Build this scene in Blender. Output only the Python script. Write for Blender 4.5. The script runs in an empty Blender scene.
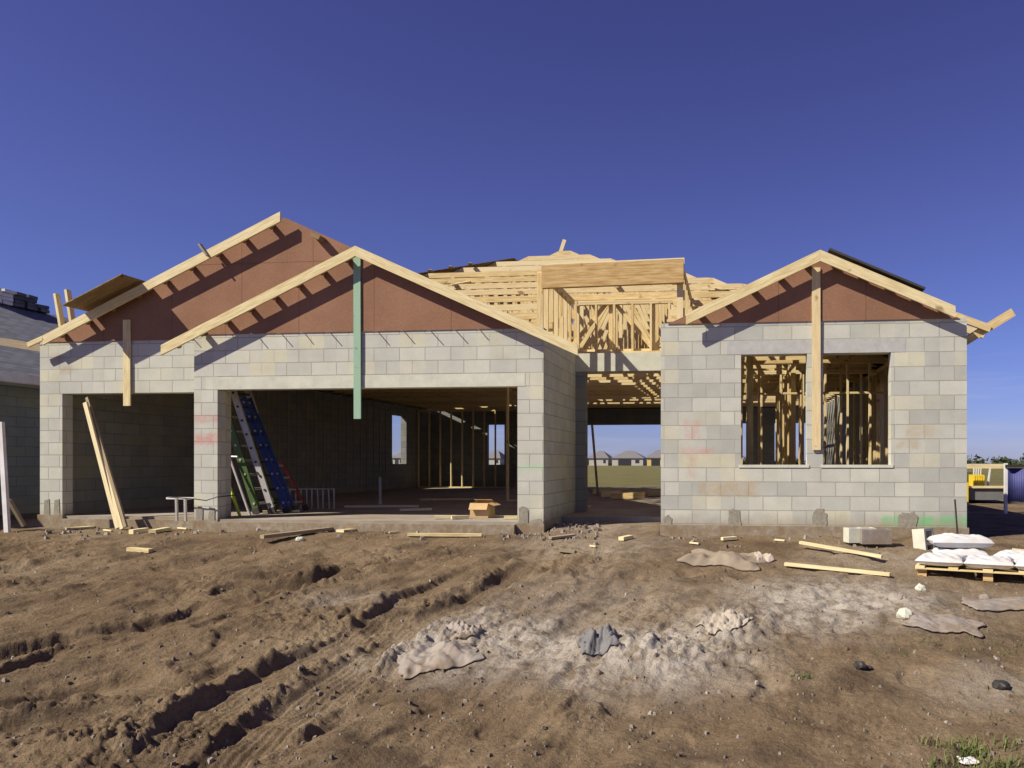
import bpy, math, random
import numpy as np
from mathutils import Vector, Matrix
random.seed(7)
C = bpy.context.scene.collection
# ------------------------------------------------------------------ camera model
F, CX, HY, TH, EZ = 760.0, 651.0, 463.0, math.radians(6.3), 0.88
cs, sn = math.cos(TH), math.sin(TH)
def P(x, y, Y):                       # point of the vertical plane at depth Y seen at a photo position
    r = (x - CX) / F; d = Y / (cs + r * sn)
    return Vector((d * (-sn + r * cs), Y, EZ + (HY - y) / F * d))
def PX(x, X, y=463):                  # the same for a plane at lateral X
    r = (x - CX) / F; d = X / (-sn + r * cs)
    return Vector((X, d * (cs + r * sn), EZ + (HY - y) / F * d))
CO = 0.2032
ZT = 14 * CO
ZW = ZT + .062
SL = 0.4545
YR, YM, YL, YB, YE = 11.0, 11.1, 11.5, 27.5, 13.4
XL, XM, XG, XW, XR = -11.54, -8.46, -2.84, -1.07, 3.21
# ------------------------------------------------------------------ noise
rng = np.random.RandomState(3)
PERM = rng.permutation(256); PERM = np.concatenate([PERM, PERM, PERM])
GR = rng.uniform(0, 2 * np.pi, 256); GX, GY = np.cos(GR), np.sin(GR)
def perlin(x, y):
    xi = np.floor(x).astype(int); yi = np.floor(y).astype(int)
    xf = x - xi; yf = y - yi
    u = xf ** 3 * (xf * (xf * 6 - 15) + 10); v = yf ** 3 * (yf * (yf * 6 - 15) + 10)
    def g(ix, iy, dx, dy):
        h = PERM[(PERM[ix & 255] + iy) & 255]
        return GX[h] * dx + GY[h] * dy
    a = g(xi, yi, xf, yf); b = g(xi + 1, yi, xf - 1, yf)
    c = g(xi, yi + 1, xf, yf - 1); d = g(xi + 1, yi + 1, xf - 1, yf - 1)
    return (a + u * (b - a)) + v * ((c + u * (d - c)) - (a + u * (b - a)))
def fbm(x, y, o=4, g=.5):
    s = np.zeros_like(x); a = 1.
    for i in range(o):
        s += a * perlin(x * 2 ** i + 17.3 * i, y * 2 ** i - 9.1 * i); a *= g
    return s
def sst(t): t = np.clip(t, 0, 1); return t * t * (3 - 2 * t)
# ------------------------------------------------------------------ terrain
def base_z(X, Y):
    X = np.asarray(X, float); Y = np.asarray(Y, float)
    z = -.17 - .112 * (10.8 - np.clip(Y, 4.6, 10.8))
    z = np.where(Y < 4.6, -.864 - .03 * (4.6 - np.clip(Y, 0, 4.6)), z)
    return np.where(Y > 10.8, -.17 - .10 * sst((Y - 27) / 10), z)
def G0(x, y):                          # photo position -> point of the smooth ground
    r = (x - CX) / F; k = (y - HY) / F
    if k <= 0.001: k = 0.001
    lo, hi = .5, 400.
    for _ in range(50):
        d = (lo + hi) / 2
        X = d * (-sn + r * cs); Y = d * (cs + r * sn)
        if EZ - k * d > float(base_z(X, Y)): lo = d
        else: hi = d
    return X, Y
RUTS = [  # photo centre line, width, depth
 ([(120,790),(160,750),(210,712),(270,677),(330,652),(372,628),(411,598),(440,585),(500,564)], .40, .11),
 ([(190,790),(222,764),(270,724),(330,684),(393,642),(425,620),(470,600),(530,567)], .38, .12),
 ([(234,590),(275,587),(320,581),(352,571)], .42, .21),
 ([(228,582),(262,577),(330,566)], .30, .10),
 ([(-40,664),(0,655),(60,642),(130,628),(168,619),(228,603)], .34, .15),
 ([(-40,692),(0,678),(50,657),(100,641),(150,627)], .30, .13),
 ([(20,706),(70,690),(130,682),(198,688),(215,676),(260,652)], .34, .14),
 ([(-60,772),(0,768),(100,762),(200,764)], .34, .10),
 ([(-60,735),(10,728),(80,716),(150,704)], .32, .13),
 ([(385,640),(400,622),(412,605)], .2, .06),
]
RW = [([G0(*p) for p in pl], w, d) for pl, w, d in RUTS]
PITS = [(612,592,.22,.09),(603,600,.15,.06),(690,638,.3,.07),(600,640,.25,.06),(560,610,.3,.04),(575,670,.2,.05),(655,688,.3,.04),(640,575,.25,.03),(860,668,.15,.03)]
BUMPS = [(715,618,.42,.13),(680,652,.5,.12),(740,628,.35,.08),(640,662,.5,.07),(590,650,.4,.09),(530,620,.6,.06),(470,640,.45,.07),(440,650,.3,.05),(560,570,.5,.05),(945,618,.5,.04),(60,745,.7,.10),(150,745,.4,.05),(250,628,.5,.06),(350,615,.5,.07),(300,750,.4,.04)]
PALE = [(835,600,1.1,1.),(800,618,.7,.8),(650,660,.8,1.),(700,640,.6,1.),(560,650,.9,.85),(500,640,.8,.9),(600,668,.6,.8),(430,650,.5,.9),(600,600,1.3,.3),(430,660,.4,.6),(740,625,.4,.55),(470,665,.5,.5),(880,560,.9,.3),(600,545,1.2,.3),(350,600,.5,.35),(960,600,.7,.25),(1010,690,.5,.45),(70,524,.8,.35),(600,530,1.1,.45)]
PW_ = [(*G0(p[0], p[1]), p[2], p[3]) for p in PALE]
def pale_at(x, y):
    pale = np.zeros(len(x)); wx = x + .25 * perlin(x * 2, y * 2); wy = y + .25 * perlin(x * 2 + 30, y * 2)
    for gx, gy, r, a in PW_: pale = np.maximum(pale, a * np.exp(-(((wx - gx) / r) ** 2 + ((wy - gy) / (r * .8)) ** 2) ** 1.3))
    return pale
def gz(X, Y):
    X = np.atleast_1d(np.asarray(X, float)); Y = np.atleast_1d(np.asarray(Y, float))
    z = base_z(X, Y)
    near = (1 - sst((Y - 9.6) / 1.1)) * (1 - .6 * sst((X - 1.2) / 2.5))
    out = sst((Y - 10.6) / .4)
    wob = fbm(X * 1.1, Y * 1.1, 3)
    a = fbm(X * .9 + 5, Y * .9, 4, .55)
    left = sst((1.2 - X) / 3.)
    # churned soil: long wheel-drawn ridges on the left, soft sandy hollows elsewhere, crumbly only in places
    u_ = X * .93 - Y * .30 + .18 * wob; v_ = X * .30 + Y * .93
    ridge = fbm(u_ * 1.9, v_ * .55, 4, .5)
    soft = fbm(X * 1.9 + 11, Y * 2.3 - 4, 3, .5)
    f9 = fbm(X * 8, Y * 8, 4, .62)
    rough = sst((perlin(X * .8 + 21, Y * .55 + 3) + .05) / .35) * (.35 + .65 * left) + .12
    z = z + near * (.035 * a + .095 * left * ridge + .040 * soft)
    z = z + (1 - near) * (.010 * a + .006 * f9)
    z = z + near * rough * (.020 * f9 + .05 * np.clip(f9 - .16, 0, .2) + .010 * fbm(X * 19, Y * 19, 3, .65))
    z = z + .0035 * fbm(X * 24, Y * 24, 2, .6)
    foot = sst((perlin(X * 2.6 + 40, Y * 2.6) - .22) / .16)
    z = z - .030 * foot * near
    b = f9
    w2x = X + .07 * perlin(X * 1.2, Y * 1.2) + .012 * perlin(X * 6, Y * 6) + .022 * f9
    w2y = Y + .07 * perlin(X * 1.2 + 50, Y * 1.2) + .012 * perlin(X * 6 + 9, Y * 6) - .012 * f9
    for pts, w, dp in RW:
        dm = np.full(X.shape, 9.); side = np.zeros(X.shape)
        e0 = np.minimum(np.hypot(w2x - pts[0][0], w2y - pts[0][1]), np.hypot(w2x - pts[-1][0], w2y - pts[-1][1]))
        for (ax, ay), (bx, by) in zip(pts[:-1], pts[1:]):
            vx, vy = bx - ax, by - ay; ln = math.hypot(vx, vy)
            t = np.clip(((w2x - ax) * vx + (w2y - ay) * vy) / (vx * vx + vy * vy), 0, 1)
            dd = np.hypot(w2x - ax - t * vx, w2y - ay - t * vy)
            sd = ((X - ax) * vy - (Y - ay) * vx) / ln
            side = np.where(dd < dm, sd, side); dm = np.minimum(dm, dd)
        h = w * .5
        depth = dp * .47 * (.5 + 1.35 * np.clip(.5 + wob, 0, 1)) * sst(e0 / .4)
        inr = 1 - sst((dm - h * .72) / (h * .42))
        smooth = base_z(X, Y) + .03 * a * near
        k_ = inr * .65 * sst(e0 / .4)
        z = z * (1 - k_) + smooth * k_ - depth * inr
        z = z + inr * .005 * np.sin(side * 2 * math.pi / .055) * sst(e0 / .4)
        rim = np.exp(-((dm - h * 1.35) / (h * .32)) ** 2) * sst(e0 / .4)
        z = z + rim * dp * (.14 + .30 * np.clip(f9, -.3, .25)) * (.4 + 1.0 * np.clip(.5 + soft, 0, 1))
    for lst, sg in ((PITS, -1), (BUMPS, 1)):
        for px, py, r, hh in lst:
            gx, gy = G0(px, py)
            d = np.hypot(X - gx, (Y - gy))
            z = z + sg * hh * .75 * np.exp(-(d / r) ** 2) * np.clip(1 + .4 * b, .4, 1.4)
    pa_ = pale_at(X, Y) * near
    z = z + pa_ * (.055 * np.abs(fbm(X * 3.3 + 7, Y * 3.3, 4, .6)) + .02 * np.clip(f9, -.1, .3) - .01)
    # keep the land flat under and round the slab
    flat = base_z(X, Y)
    flat = np.where((X > XG + .02) & (X < XW - .02) & (Y > 10.9), -.17 + .11 * sst((Y - 10.7) / .8), flat)
    flat = flat + .07 * np.clip(a + .15, 0, 1) * (1 - sst((Y - 10.95) / .1))
    k = sst((Y - 10.45) / .35) * (1 - sst((Y - 29) / 3))
    inx = (X > XL - .3) & (X < XR + .3)
    z = np.where(inx, z * (1 - k) + (flat - .02 + .02 * a) * k, z)
    return z
def gz1(X, Y): return float(gz(X, Y)[0])
def G(x, y):
    X, Y = G0(x, y)
    for _ in range(6):                # settle on the rough ground along the same line of sight
        z = gz1(X, Y); r = (x - CX) / F; k = max((y - HY) / F, .001)
        d = (EZ - z) / k; X2 = d * (-sn + r * cs); Y2 = d * (cs + r * sn)
        X, Y = (X + X2) / 2, (Y + Y2) / 2
    return Vector((X, Y, gz1(X, Y)))
# ------------------------------------------------------------------ materials
def newmat(name):
    m = bpy.data.materials.new(name); m.use_nodes = True
    nt = m.node_tree; b = nt.nodes['Principled BSDF']
    return m, nt, b
def N(nt, t, **k):
    n = nt.nodes.new(t)
    for a, v in k.items(): setattr(n, a, v)
    return n
def mixc(nt, fac, a, b, mode='MIX'):
    n = N(nt, 'ShaderNodeMix', data_type='RGBA', blend_type=mode)
    for i, v in ((0, fac), (6, a), (7, b)):
        if isinstance(v, (int, float)): n.inputs[i].default_value = v
        elif isinstance(v, (tuple, list)): n.inputs[i].default_value = (*v, 1) if len(v) == 3 else v
        else: nt.links.new(v, n.inputs[i])
    return n.outputs[2]
def ramp(nt, src, stops):
    r = N(nt, 'ShaderNodeValToRGB'); e = r.color_ramp.elements
    while len(e) < len(stops): e.new(.5)
    for i, (p, c) in enumerate(stops):
        e[i].position = p; e[i].color = (*c, 1) if isinstance(c, tuple) else (c, c, c, 1)
    nt.links.new(src, r.inputs[0]); return r.outputs[0]
def noise(nt, vec, scale, det=4, rough=.55):
    n = N(nt, 'ShaderNodeTexNoise'); n.inputs['Scale'].default_value = scale
    n.inputs['Detail'].default_value = det; n.inputs['Roughness'].default_value = rough
    if vec is not None: nt.links.new(vec, n.inputs['Vector'])
    return n.outputs[0]
def mathn(nt, op, a, b=None, clamp=False):
    n = N(nt, 'ShaderNodeMath', operation=op); n.use_clamp = clamp
    for i, v in ((0, a), (1, b)):
        if v is None: continue
        if isinstance(v, (int, float)): n.inputs[i].default_value = v
        else: nt.links.new(v, n.inputs[i])
    return n.outputs[0]
def bump(nt, b, h, st, dist=.01, prev=None):
    n = N(nt, 'ShaderNodeBump'); n.inputs['Strength'].default_value = st; n.inputs['Distance'].default_value = dist
    nt.links.new(h, n.inputs['Height'])
    if prev is not None: nt.links.new(prev, n.inputs['Normal'])
    nt.links.new(n.outputs[0], b.inputs['Normal']); return n.outputs[0]
def coords(nt, which='Object'): return N(nt, 'ShaderNodeTexCoord').outputs[which]
def wpos(nt): return N(nt, 'ShaderNodeNewGeometry').outputs['Position']

def m_wood(name, c1, c2, c3, rough=.75, weather=0.):
    m, nt, b = newmat(name)
    uv = coords(nt, 'UV'); mp = N(nt, 'ShaderNodeMapping'); mp.inputs['Scale'].default_value = (1.4, 16, 1)
    nt.links.new(uv, mp.inputs[0])
    g = noise(nt, mp.outputs[0], 2.2, 5, .6)
    at = N(nt, 'ShaderNodeAttribute', attribute_name='tint').outputs['Fac']
    col = mixc(nt, ramp(nt, g, [(.38, 0.), (.62, 1.)]), c1, c2)
    col = mixc(nt, mathn(nt, 'MULTIPLY', at, .75), col, c3)
    k = noise(nt, uv, 3.3, 2)
    col = mixc(nt, ramp(nt, k, [(.66, 0.), (.73, .85)]), col, (c2[0] * .45, c2[1] * .38, c2[2] * .3))
    if weather:
        col = mixc(nt, mathn(nt, 'MULTIPLY', ramp(nt, noise(nt, uv, 1.1, 4), [(.35, 0.), (.7, 1.)]), weather), col, (.22, .19, .15))
    nt.links.new(col, b.inputs['Base Color']); b.inputs['Roughness'].default_value = rough
    b.inputs['Specular IOR Level'].default_value = .25
    bump(nt, b, g, .25, .004); return m
WOOD = m_wood('pine', (.70, .55, .27), (.50, .34, .125), (.74, .63, .38))
BEAM = m_wood('laminated_beam', (.58, .42, .19), (.38, .22, .075), (.60, .45, .2))
OLDWOOD = m_wood('weathered_pine', (.42, .33, .19), (.30, .21, .10), (.36, .30, .2), weather=.6)
OSB = m_wood('roof_sheathing', (.30, .21, .10), (.20, .13, .06), (.26, .18, .1))
PALEW = m_wood('pale_lumber', (.75, .65, .36), (.56, .43, .20), (.78, .69, .44))
GREENW = m_wood('treated_green_lumber', (.26, .43, .29), (.21, .37, .25), (.34, .48, .34))

def m_block(name, stains=(), var=1., k0=1., tone=None):
    m, nt, b = newmat(name)
    uv = coords(nt, 'UV')
    def bt(c1, c2, mort, ms):
        t = N(nt, 'ShaderNodeTexBrick'); t.offset = .5; t.squash = 1
        t.inputs['Scale'].default_value = 1; t.inputs['Brick Width'].default_value = .4064
        t.inputs['Row Height'].default_value = CO; t.inputs['Mortar Size'].default_value = ms
        t.inputs['Mortar Smooth'].default_value = .25; t.inputs['Bias'].default_value = 0
        t.inputs['Color1'].default_value = (*c1, 1); t.inputs['Color2'].default_value = (*c2, 1); t.inputs['Mortar'].default_value = (*mort, 1)
        nt.links.new(wv, t.inputs['Vector']); return t
    wn = N(nt, 'ShaderNodeTexNoise'); wn.inputs['Scale'].default_value = 9; wn.inputs['Detail'].default_value = 2
    nt.links.new(uv, wn.inputs['Vector'])
    vm = N(nt, 'ShaderNodeVectorMath', operation='MULTIPLY_ADD'); vm.inputs[1].default_value = (.006, .006, 0)
    nt.links.new(wn.outputs['Color'], vm.inputs[0]); nt.links.new(uv, vm.inputs[2]); wv = vm.outputs[0]
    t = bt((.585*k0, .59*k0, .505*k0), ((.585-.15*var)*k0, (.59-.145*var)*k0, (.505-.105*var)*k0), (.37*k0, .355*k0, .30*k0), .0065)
    # a second, independent draw per block from white noise on the block index
    sx = N(nt, 'ShaderNodeSeparateXYZ'); nt.links.new(uv, sx.inputs[0])
    row = mathn(nt, 'FLOOR', mathn(nt, 'DIVIDE', sx.outputs[1], CO))
    off = mathn(nt, 'MULTIPLY', mathn(nt, 'MODULO', mathn(nt, 'ABSOLUTE', row), 2), .5)
    col_ = mathn(nt, 'FLOOR', mathn(nt, 'ADD', mathn(nt, 'DIVIDE', sx.outputs[0], .4064), off))
    cb = N(nt, 'ShaderNodeCombineXYZ'); nt.links.new(col_, cb.inputs[0]); nt.links.new(row, cb.inputs[1])
    wnz = N(nt, 'ShaderNodeTexWhiteNoise', noise_dimensions='2D'); nt.links.new(cb.outputs[0], wnz.inputs['Vector'])
    col = mixc(nt, ramp(nt, wnz.outputs['Value'], [(0, .75*var), (.25, .1), (.55, 0.), (1, 0.)]), t.outputs['Color'], (.41*k0, .42*k0, .375*k0))
    sep = N(nt, 'ShaderNodeSeparateColor'); nt.links.new(wnz.outputs['Color'], sep.inputs[0])
    col = mixc(nt, ramp(nt, sep.outputs[1], [(.7, 0.), (1, .75)]), col, (.62*k0, .59*k0, .42*k0))
    n1 = noise(nt, uv, 2.2, 5, .6); n2 = noise(nt, uv, 60, 3, .7)
    col = mixc(nt, 1., col, ramp(nt, n1, [(.3, (.86, .85, .83)), (.7, (1.04, 1.03, 1.0))]), 'MULTIPLY')
    col = mixc(nt, .5, col, ramp(nt, n2, [(.25, (.8, .8, .8)), (.75, (1.12, 1.12, 1.12))]), 'MULTIPLY')
    for (u0, u1, v0, v1, c, st) in stains:        # stains and sprayed marks with a place of their own
        def edge(sock, a, bb, e=.05):
            w = mathn(nt, 'ADD', sock, mathn(nt, 'MULTIPLY', mathn(nt, 'SUBTRACT', noise(nt, uv, 14, 4, .7), .5), .12))
            lo = mathn(nt, 'DIVIDE', mathn(nt, 'SUBTRACT', w, a), e, True); hi = mathn(nt, 'DIVIDE', mathn(nt, 'SUBTRACT', bb, w), e, True)
            return mathn(nt, 'MULTIPLY', lo, hi)
        f = mathn(nt, 'MULTIPLY', edge(sx.outputs[0], u0, u1), edge(sx.outputs[1], v0, v1))
        f = mathn(nt, 'MULTIPLY', f, mathn(nt, 'MULTIPLY', ramp(nt, noise(nt, uv, 7, 4, .7), [(.38, .25), (.6, 1.)]), st))
        col = mixc(nt, f, col, c)
    low = ramp(nt, mathn(nt, 'ADD', sx.outputs[1], mathn(nt, 'MULTIPLY', noise(nt, uv, 5, 4), .25)), [(.06, .85), (.30, 0.)])
    col = mixc(nt, low, col, (.30, .25, .18))
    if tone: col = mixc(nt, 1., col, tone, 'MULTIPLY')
    nt.links.new(col, b.inputs['Base Color']); b.inputs['Roughness'].default_value = .95
    b.inputs['Specular IOR Level'].default_value = .1
    inv = mathn(nt, 'SUBTRACT', 1, t.outputs['Fac'])
    p = bump(nt, b, inv, .7, .006); bump(nt, b, n2, .35, .004, p)
    return m
def sx_(x, Y): return P(x, 463, Y).x
def stain(x0, y0, x1, y1, Y, c, st):
    a, b_ = P(x0, y1, Y), P(x1, y0, Y); return (a.x, b_.x, a.z, b_.z, c, st)
BLK_R = m_block('block_wing', [stain(696, 480, 762, 498, YR, (.42, .31, .17), .65), stain(905, 423, 937, 438, YR, (.45, .36, .22), .6),
    stain(893, 436, 921, 451, YR, (.42, .35, .22), .6), stain(683, 418, 702, 440, YR, (.55, .25, .2), .45), stain(680, 446, 716, 456, YR, (.55, .25, .2), .5),
    stain(686, 452, 698, 480, YR, (.5, .26, .2), .35), stain(880, 515, 972, 527.5, YR, (.12, .60, .20), 1.)], 1.05)
BLK_M = m_block('block_bay', [stain(192, 413, 220, 424, YM, (.55, .2, .17), .5), stain(192, 432, 220, 446, YM, (.55, .2, .17), .65),
    stain(515, 462, 548, 472, YM, (.3, .55, .3), .45)], .45)
BLK_L = m_block('block_garage', [stain(48, 353, 66, 366, YL, (.42, .33, .2), .5), stain(58, 364, 74, 376, YL, (.42, .33, .2), .6)], .45)
BLK_SHADE = m_block('block_shade_dark', (), .5, .5, (.92, .93, 1.))  # block colour darkened, shade of the inner and side walls painted in
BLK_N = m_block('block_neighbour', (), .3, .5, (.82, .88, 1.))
def m_simple(name, col, rough=.7, metal=0., var=.15, scale=8, bmp=.2, spec=.4, dirt=None):
    m, nt, b = newmat(name); o = coords(nt)
    n = noise(nt, o, scale, 5, .65)
    lo = tuple(c * (1 - var) for c in col); hi = tuple(min(1, c * (1 + var)) for c in col)
    c = ramp(nt, n, [(.3, lo), (.7, hi)])
    if dirt: c = mixc(nt, ramp(nt, noise(nt, o, scale * .35, 5, .7), [(.40, 0.), (.62, dirt[1])]), c, dirt[0])
    nt.links.new(c, b.inputs['Base Color']); b.inputs['Roughness'].default_value = rough; b.inputs['Metallic'].default_value = metal
    b.inputs['Specular IOR Level'].default_value = spec
    if bmp: bump(nt, b, noise(nt, o, scale * 5, 4), bmp, .005)
    return m
LINTEL = m_simple('precast_lintel', (.56, .56, .45), .9, 0, .12, 5, .3, .1)
CONC = m_simple('slab_concrete', (.33, .30, .25), .9, 0, .22, 1.5, .3, .1, ((.25, .19, .13), .7))
MORTAR = m_simple('mortar', (.29, .27, .21), .98, 0, .25, 20, .8, .05)
def m_gable():
    m, nt, b = newmat('gable_sheathing'); uv = coords(nt, 'UV')
    c = ramp(nt, noise(nt, uv, 1.3, 5, .6), [(.3, (.235, .124, .074)), (.7, (.305, .165, .098))])
    c = mixc(nt, ramp(nt, noise(nt, uv, 4, 6, .75), [(.55, 0.), (.72, .5)]), c, (.20, .12, .085))
    c = mixc(nt, .6, c, ramp(nt, noise(nt, uv, 30, 4, .7), [(.3, (.75, .75, .75)), (.7, (1.15, 1.15, 1.15))]), 'MULTIPLY')
    t = N(nt, 'ShaderNodeTexBrick'); t.offset = 0
    for k, v in (('Scale', 1), ('Brick Width', 1.22), ('Row Height', 2.44), ('Mortar Size', .006), ('Mortar Smooth', .3)): t.inputs[k].default_value = v
    mp = N(nt, 'ShaderNodeMapping'); mp.inputs['Location'].default_value = (.6, .78, 0)
    nt.links.new(uv, mp.inputs[0]); nt.links.new(mp.outputs[0], t.inputs['Vector'])
    c = mixc(nt, mathn(nt, 'MULTIPLY', t.outputs['Fac'], .55), c, (.12, .05, .03))
    nt.links.new(c, b.inputs['Base Color']); b.inputs['Roughness'].default_value = .85; b.inputs['Specular IOR Level'].default_value = .15
    bump(nt, b, mathn(nt, 'SUBTRACT', 1, t.outputs['Fac']), .5, .004); return m
GABLE = m_gable()
STEEL = m_simple('galvanised_steel', (.55, .56, .57), .45, .8, .1, 10)
ALU = m_simple('aluminium', (.45, .43, .40), .5, .35, .1, 10)
DARK = m_simple('dark_metal', (.05, .045, .04), .6, .3)
BLUE = m_simple('blue_fibreglass', (.02, .045, .20), .5)
RED = m_simple('red_fibreglass', (.22, .025, .02), .5)
GREEN = m_simple('green_fibreglass', (.055, .10, .02), .5)
LIME = m_simple('lime_paint', (.55, .70, .08), .5)
WHITE = m_simple('white_paint', (.75, .74, .72), .6, 0, .06, 4, .1, .3, ((.45, .38, .3), .5))
SACK = m_simple('paper_sack', (.56, .575, .58), .8, 0, .06, 6, .5, .2, ((.46, .40, .33), .45))
FOOT = m_simple('dirt_splashed_concrete', (.31, .265, .195), .98, 0, .3, 14, .9, .05, ((.235, .17, .10), .9))
PLASTIC = m_simple('dusty_plastic', (.31, .275, .235), .6, 0, .18, 5, .6, .3, ((.225, .17, .115), 1.))
CONCR = m_simple('rough_concrete', (.27, .24, .21), .95, 0, .2, 9, .8, .05, ((.22, .165, .115), .8))
CARD = m_simple('cardboard', (.52, .36, .18), .85, 0, .08, 5, .15, .1)
TARP = m_simple('blue_tarp', (.065, .07, .21), .55, 0, .2, 3, .5, .4)
YELLOW = m_simple('yellow_plastic', (.75, .55, .03), .55)
SHINGLE_, snt, sb = newmat('shingles')
_u = coords(snt, 'UV'); _t = N(snt, 'ShaderNodeTexBrick'); _t.offset = .5
for k, v in (('Scale', 1), ('Brick Width', .32), ('Row Height', .14), ('Mortar Size', .008), ('Mortar Smooth', .4)): _t.inputs[k].default_value = v
_t.inputs['Color1'].default_value = (.10, .105, .12, 1); _t.inputs['Color2'].default_value = (.16, .165, .185, 1); _t.inputs['Mortar'].default_value = (.03, .03, .035, 1)
snt.links.new(_u, _t.inputs['Vector']); snt.links.new(_t.outputs[0], sb.inputs['Base Color']); sb.inputs['Roughness'].default_value = .85
bump(snt, sb, mathn(snt, 'SUBTRACT', 1, _t.outputs['Fac']), .8, .012)
SHINGLE = SHINGLE_
BUNDLE = m_simple('shingle_wrap', (.07, .07, .08), .5, 0, .4, 6)
LIGHTWALL = m_simple('pale_render', (.42, .40, .36), .9, 0, .06, 1)
DARKROOF = m_simple('grey_roof', (.17, .16, .16), .9, 0, .1, 1)
GLASSD = m_simple('dark_opening', (.03, .03, .035), .5, 0, .1, 1, 0)
def m_leaf(name, a, b2):
    m, nt, b = newmat(name)
    at = N(nt, 'ShaderNodeAttribute', attribute_name='tint').outputs['Fac']
    nt.links.new(mixc(nt, at, a, b2), b.inputs['Base Color']); b.inputs['Roughness'].default_value = .8
    b.inputs['Specular IOR Level'].default_value = .2; return m
LEAF = m_leaf('tree_leaves', (.03, .045, .02), (.07, .09, .035))
GRASS = m_leaf('grass_blades', (.05, .09, .02), (.20, .22, .07))
STONE = m_leaf('stones', (.13, .095, .065), (.34, .30, .245))
def m_dirt():
    m, nt, b = newmat('dirt'); p = wpos(nt)
    n1 = noise(nt, p, .55, 6, .6); n0 = noise(nt, p, 1.7, 5, .6); n2 = noise(nt, p, 4.5, 6, .65); n3 = noise(nt, p, 34, 5, .7); n4 = noise(nt, p, 130, 3, .7)
    c = ramp(nt, n1, [(.32, (.180, .125, .074)), (.5, (.235, .170, .102)), (.7, (.295, .226, .145))])
    c = mixc(nt, .8, c, ramp(nt, n2, [(.25, (.68, .66, .63)), (.55, (1, 1, 1)), (.8, (1.25, 1.26, 1.28))]), 'MULTIPLY')
    c = mixc(nt, .6, c, ramp(nt, n3, [(.3, (.50, .48, .46)), (.5, (1, 1, 1)), (.75, (1.3, 1.3, 1.3))]), 'MULTIPLY')
    c = mixc(nt, ramp(nt, n0, [(.34, .85), (.50, 0.)]), c, (.115, .080, .050))
    pl = N(nt, 'ShaderNodeAttribute', attribute_name='pale').outputs['Fac']
    pf = mathn(nt, 'MULTIPLY', pl, ramp(nt, noise(nt, p, 6, 6, .7), [(.36, .15), (.52, 1.)]), True)
    c = mixc(nt, pf, c, ramp(nt, n2, [(.3, (.38, .335, .265)), (.7, (.55, .50, .43))]))
    v = N(nt, 'ShaderNodeTexVoronoi'); v.inputs['Scale'].default_value = 26; nt.links.new(p, v.inputs['Vector'])
    peb = ramp(nt, v.outputs['Distance'], [(.10, 1.), (.2, 0.)])
    sc = N(nt, 'ShaderNodeSeparateColor'); nt.links.new(v.outputs['Color'], sc.inputs[0])
    pk = mathn(nt, 'MULTIPLY', peb, ramp(nt, sc.outputs[0], [(.8, 0.), (.84, 1.)]))
    c = mixc(nt, mathn(nt, 'MULTIPLY', pk, .7), c, (.36, .31, .25))
    gr = N(nt, 'ShaderNodeAttribute', attribute_name='grass').outputs['Fac']
    c = mixc(nt, gr, c, ramp(nt, noise(nt, p, .35, 6, .7), [(.3, (.10, .10, .035)), (.7, (.20, .17, .075))]))
    nt.links.new(c, b.inputs['Base Color']); b.inputs['Roughness'].default_value = 1; b.inputs['Specular IOR Level'].default_value = .08
    q = bump(nt, b, noise(nt, p, 13, 4, .7), .7, .05); q = bump(nt, b, n3, .9, .03, q); q = bump(nt, b, n4, .7, .010, q); bump(nt, b, pk, .6, .01, q)
    return m
DIRT = m_dirt()
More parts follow.
